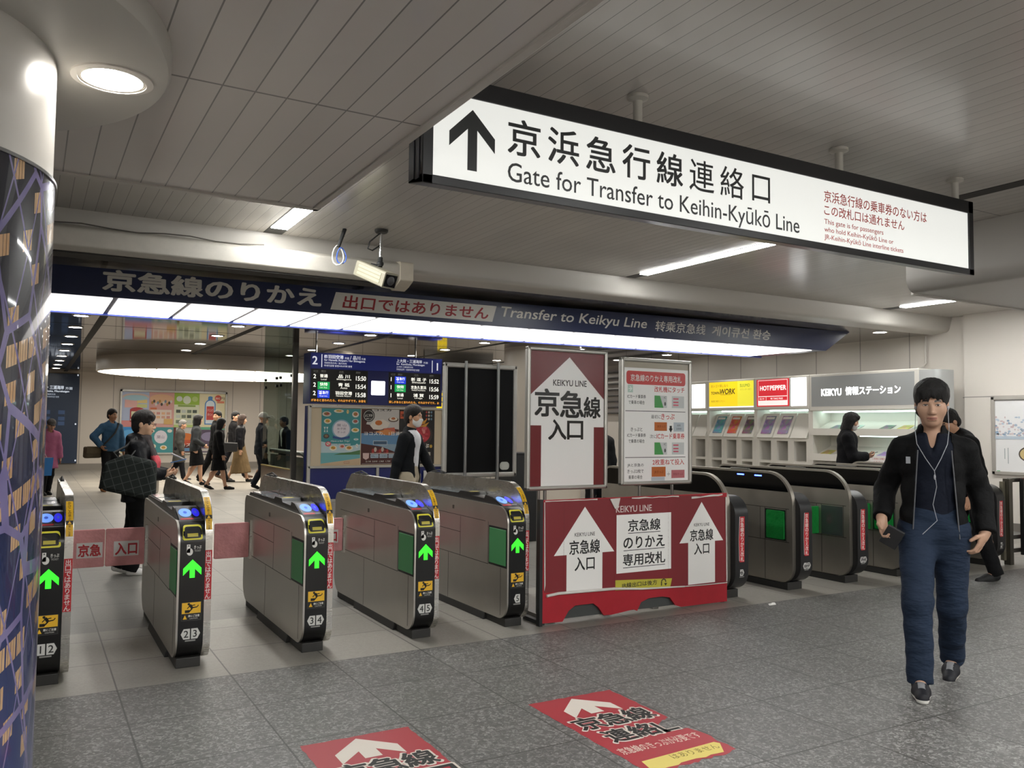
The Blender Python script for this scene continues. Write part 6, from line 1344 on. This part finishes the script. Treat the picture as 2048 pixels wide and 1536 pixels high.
# ---- far hall
walk = lambda st: ((-.09, -st, 0, 0, 0), (.09, st, .03, .35, 0))
Bm = person('person in a blue jacket standing with a brown messenger bag strapped across the chest', (1.53, 20.2), math.radians(22), 1.77, feet=((-.12, 0, 0, 0, -.2), (.13, .05, 0, 0, .35)), hands=((-.24, -.10, .98), (.27, -.06, .84)), elb=((-.9, .3, 0), (.9, .4, 0)), head=(.25, .02), skin='#9a7054', hair=('short', '#15110f'), top=('jacket', '#34526c', .86, .045, dict(collar=True, hood=False)), bottom=('trousers', '#141416'), shoe=('#96663d', '#7a5535'), q=1)
b_ = thing('messenger_bag', 'brown messenger bag hanging at the side of the person in the blue jacket', 'bag', wp(Bm, np.array((-.36, .03, .86))), None, Bm['yaw']+.25)
MB().prism(rpoly([(-.2, -.13, .05), (.2, -.13, .05), (.19, .10, .03), (-.19, .12, .03)], 4), 1, -.06, .06).build('pouch', mat('#4d4436', .8, 0, 0, .2, 'fabric'), b_, False, True, .025)
MB().prism(rpoly([(-.205, -.03, .02), (.205, -.03, .02), (.195, .115, .02), (-.195, .125, .02)], 4), 1, -.075, -.058).build('flap', mat('#554b3b', .8, 0, 0, .2, 'fabric'), b_, False)
mb = MB(); mb.tube([tuple(Vector(wp(Bm, np.array(p)))-Vector(b_.location)) for p in ((-.24, -.05, .94), (-.12, -.172, 1.12), (.02, -.178, 1.28), (.12, -.12, 1.47), (.13, .03, 1.49))], .02, 6); mb.v = [tuple(Matrix.Rotation(-b_.rotation_euler.z, 4, 'Z') @ Vector(v)) for v in mb.v]; mb.build('strap', mat('#1c1c1e', .7), b_, False, True)
Pk = person('stooped person in a pink coat and grey hat beside the wrapped column', (.33, 19.6), math.radians(20), 1.55, feet=((-.09, -.06, 0, 0, 0), (.09, .1, 0, 0, 0)), hands=((-.20, -.30, .80), (.24, -.1, .85)), lean=.16, head=(0, .25), hair=('beanie', '#55504c'), top=('coat', '#a55f7c', .62, .055, dict(flare=.02, collar=True)), bottom=('trousers', '#17171a'))
bg = thing('shopping_bag', 'white and blue paper shopping bag held by the person in pink', 'bag', wp(Pk, np.array((-.22, -.32, .42))), None, .1)
MB().add([(-.17, -.06, 0), (.17, -.06, 0), (.17, .06, 0), (-.17, .06, 0), (-.19, -.09, .36), (.19, -.09, .36), (.19, .09, .36), (-.19, .09, .36)], [(3, 2, 1, 0), (0, 1, 5, 4), (1, 2, 6, 5), (2, 3, 7, 6), (3, 0, 4, 7)]).build('paper', mat('#cfd3d6', .5), bg, False)
MB().add([(.02, -.063, 0), (.172, -.063, 0), (.195, -.094, .36), (.03, -.094, .36), (.175, .06, 0), (.195, .09, .36)], [(0, 1, 2, 3), (1, 4, 5, 2)]).build('blue_side', mat('#2e7ac0', .5), bg, False)
MB().tube([(-.08, -.06, .36), (-.06, -.02, .42), (.06, -.02, .42), (.08, -.06, .36)], .006, 6).build('handle', mat('#d5d5d2', .6), bg, False)
person('person in a long dark grey coat and dark trousers walking along the posters', (3.42, 23.6), math.radians(78), 1.57, feet=walk(.22), hair=('grey', '#6f6d6a'), skin='#b08368', lean=.12, hands=((-.22, -.12, .86), (.22, .05, .84)), top=('coat', '#3b3a37', .52, .05, dict(flare=.04, collar=True)), bottom=('trousers', '#15161a'), shoe=('#2c2c2e', '#c9c9c6'))
person('person in a grey jacket and short black skirt, back half turned', (3.52, 21.6), math.radians(84), 1.69, feet=walk(.2), hair=('bob', '#131010'), skin='#c79c80', hands=((-.2, -.2, 1.0), (.2, -.2, 1.0)), head=(.5, 0), top=('jacket', '#37393b', .84, .03, dict()), bottom=('skirt', '#111113', 'fabric', .50, .21), shoe='#141414')
person('person in a black coat and short black skirt, the walker closest to the gates', (3.74, 19.9), math.radians(80), 1.60, feet=walk(.24), hair=('long', '#0f0d0d'), skin='#c0957a', hands=((-.22, -.12, .84), (.22, .1, .84)), head=(.3, .1), top=('jacket', '#0d0d0f', .78, .045, dict(collar=True)), bottom=('skirt', '#0f0f11', 'fabric', .48, .22), shoe='#121212')
person('person in a black suit striding with head turned back to the grey jacket', (4.05, 22.0), math.radians(82), 1.80, feet=walk(.33), hair=('short', '#120f0e'), skin='#b58a6c', head=(-2.3, .0), top=('jacket', '#0f1012', .80, .03, dict(collar=True)), bottom=('trousers', '#111113'), shoe='#141414')
person('person in a black coat striding just beyond the person in the long tan skirt', (4.78, 23.4), math.radians(95), 1.81, feet=walk(.36), hair=('short', '#120f0e'), skin='#c09478', head=(-.9, .0), top=('jacket', '#121113', .78, .04, dict(collar=True)), bottom=('trousers', '#15151a'), shoe='#4a3424')
person('person in a black leather jacket and long tan skirt', (4.72, 22.3), math.radians(84), 1.72, feet=walk(.25), hair=('long', '#3a2a22'), skin='#c79c80', hands=((-.25, .0, .82), (.2, -.12, .86)), top=('jacket', '#17171a', .92, .035, dict(rough=.35, spec=.5)), bottom=('skirt', '#6b583d', 'fabric', .24, .30), shoe='#141414')
hb_ = thing('handbag', 'black handbag carried between the walkers and the person in the tan skirt', 'bag', (4.40, 21.9, .92), None, .2); MB().prism(rpoly([(-.2, -.13, .05), (.2, -.13, .05), (.19, .10, .03), (-.19, .12, .03)], 4), 1, -.06, .06).build('pouch', mat('#131315', .5), hb_, False, True, .025); MB().tube([(-.1, 0, .1), (-.06, 0, .36), (.06, 0, .36), (.1, 0, .1)], .01, 6).build('strap', mat('#131315', .5), hb_, False)
person('person in a white cap and dark suit seen at the edge of the glass screen', (4.62, 19.6), math.radians(95), 1.74, feet=walk(.1), hair=('cap', '#c9c5bd'), skin='#b58a6c', top=('jacket', '#22252b', .80, .03, dict(collar=True)), bottom=('trousers', '#23262c'))
person('person in a black suit with white collar behind the escalator glass', (5.25, 19.8), math.radians(-80), 1.66, feet=walk(.1), skin='#a87f64', hair=('short', '#14110f'), top=('jacket', '#111214', .80, .03, dict(open=(.02, .06, 1.48), shirt='#cfcfd0')), bottom=('trousers', '#131416'))
person('masked person in a beige jacket far behind the black board', (8.42, 17.9), math.radians(95), 1.77, feet=walk(.12), skin='#a87f64', hair=('short', '#14110f'), top=('jacket', '#6d6453', .86, .05, dict(collar=True)), bottom=('trousers', '#1b1b1e'), mask=True)
person('person in a black coat showing between the two poster stands', (7.05, 9.75), math.radians(160), 1.62, feet=walk(.1), hair=('short', '#14110f'), top=('jacket', '#0e0f11', .80, .07, dict(collar=True)), bottom=('trousers', '#131316'))
Rm = person('person in black with a white face mask, reading a phone at the leaflet rack', (10.35, 8.15), math.radians(40), 1.73, feet=walk(.04), hands=((-.05, -.27, 1.13), (.09, -.27, 1.12)), elb=((-.8, .5, -.6), (.8, .5, -.6)), curl=(.8, .8), palm=((.5, 0, .8), (-.5, 0, .8)), fdir=((.4, -.9, .1), (-.4, -.9, .1)), head=(.1, .22), skin='#b48a72', hair=('bob', '#100d0d'), top=('jacket', '#0c0c0f', .80, .055, dict(collar=True)), bottom=('trousers', '#101012'), q=2, mask=True)
ph = thing('phone', 'dark phone held by the masked person at the leaflet rack', 'phone', wp(Rm, np.array((.02, -.36, 1.16))), None, Rm['yaw']); xf(MB().box(-.036, .036, -.07, .07, -.004, .004), Matrix.Rotation(-.3, 4, 'X')).build('case', mat('#1d1e22', .3), ph, False)
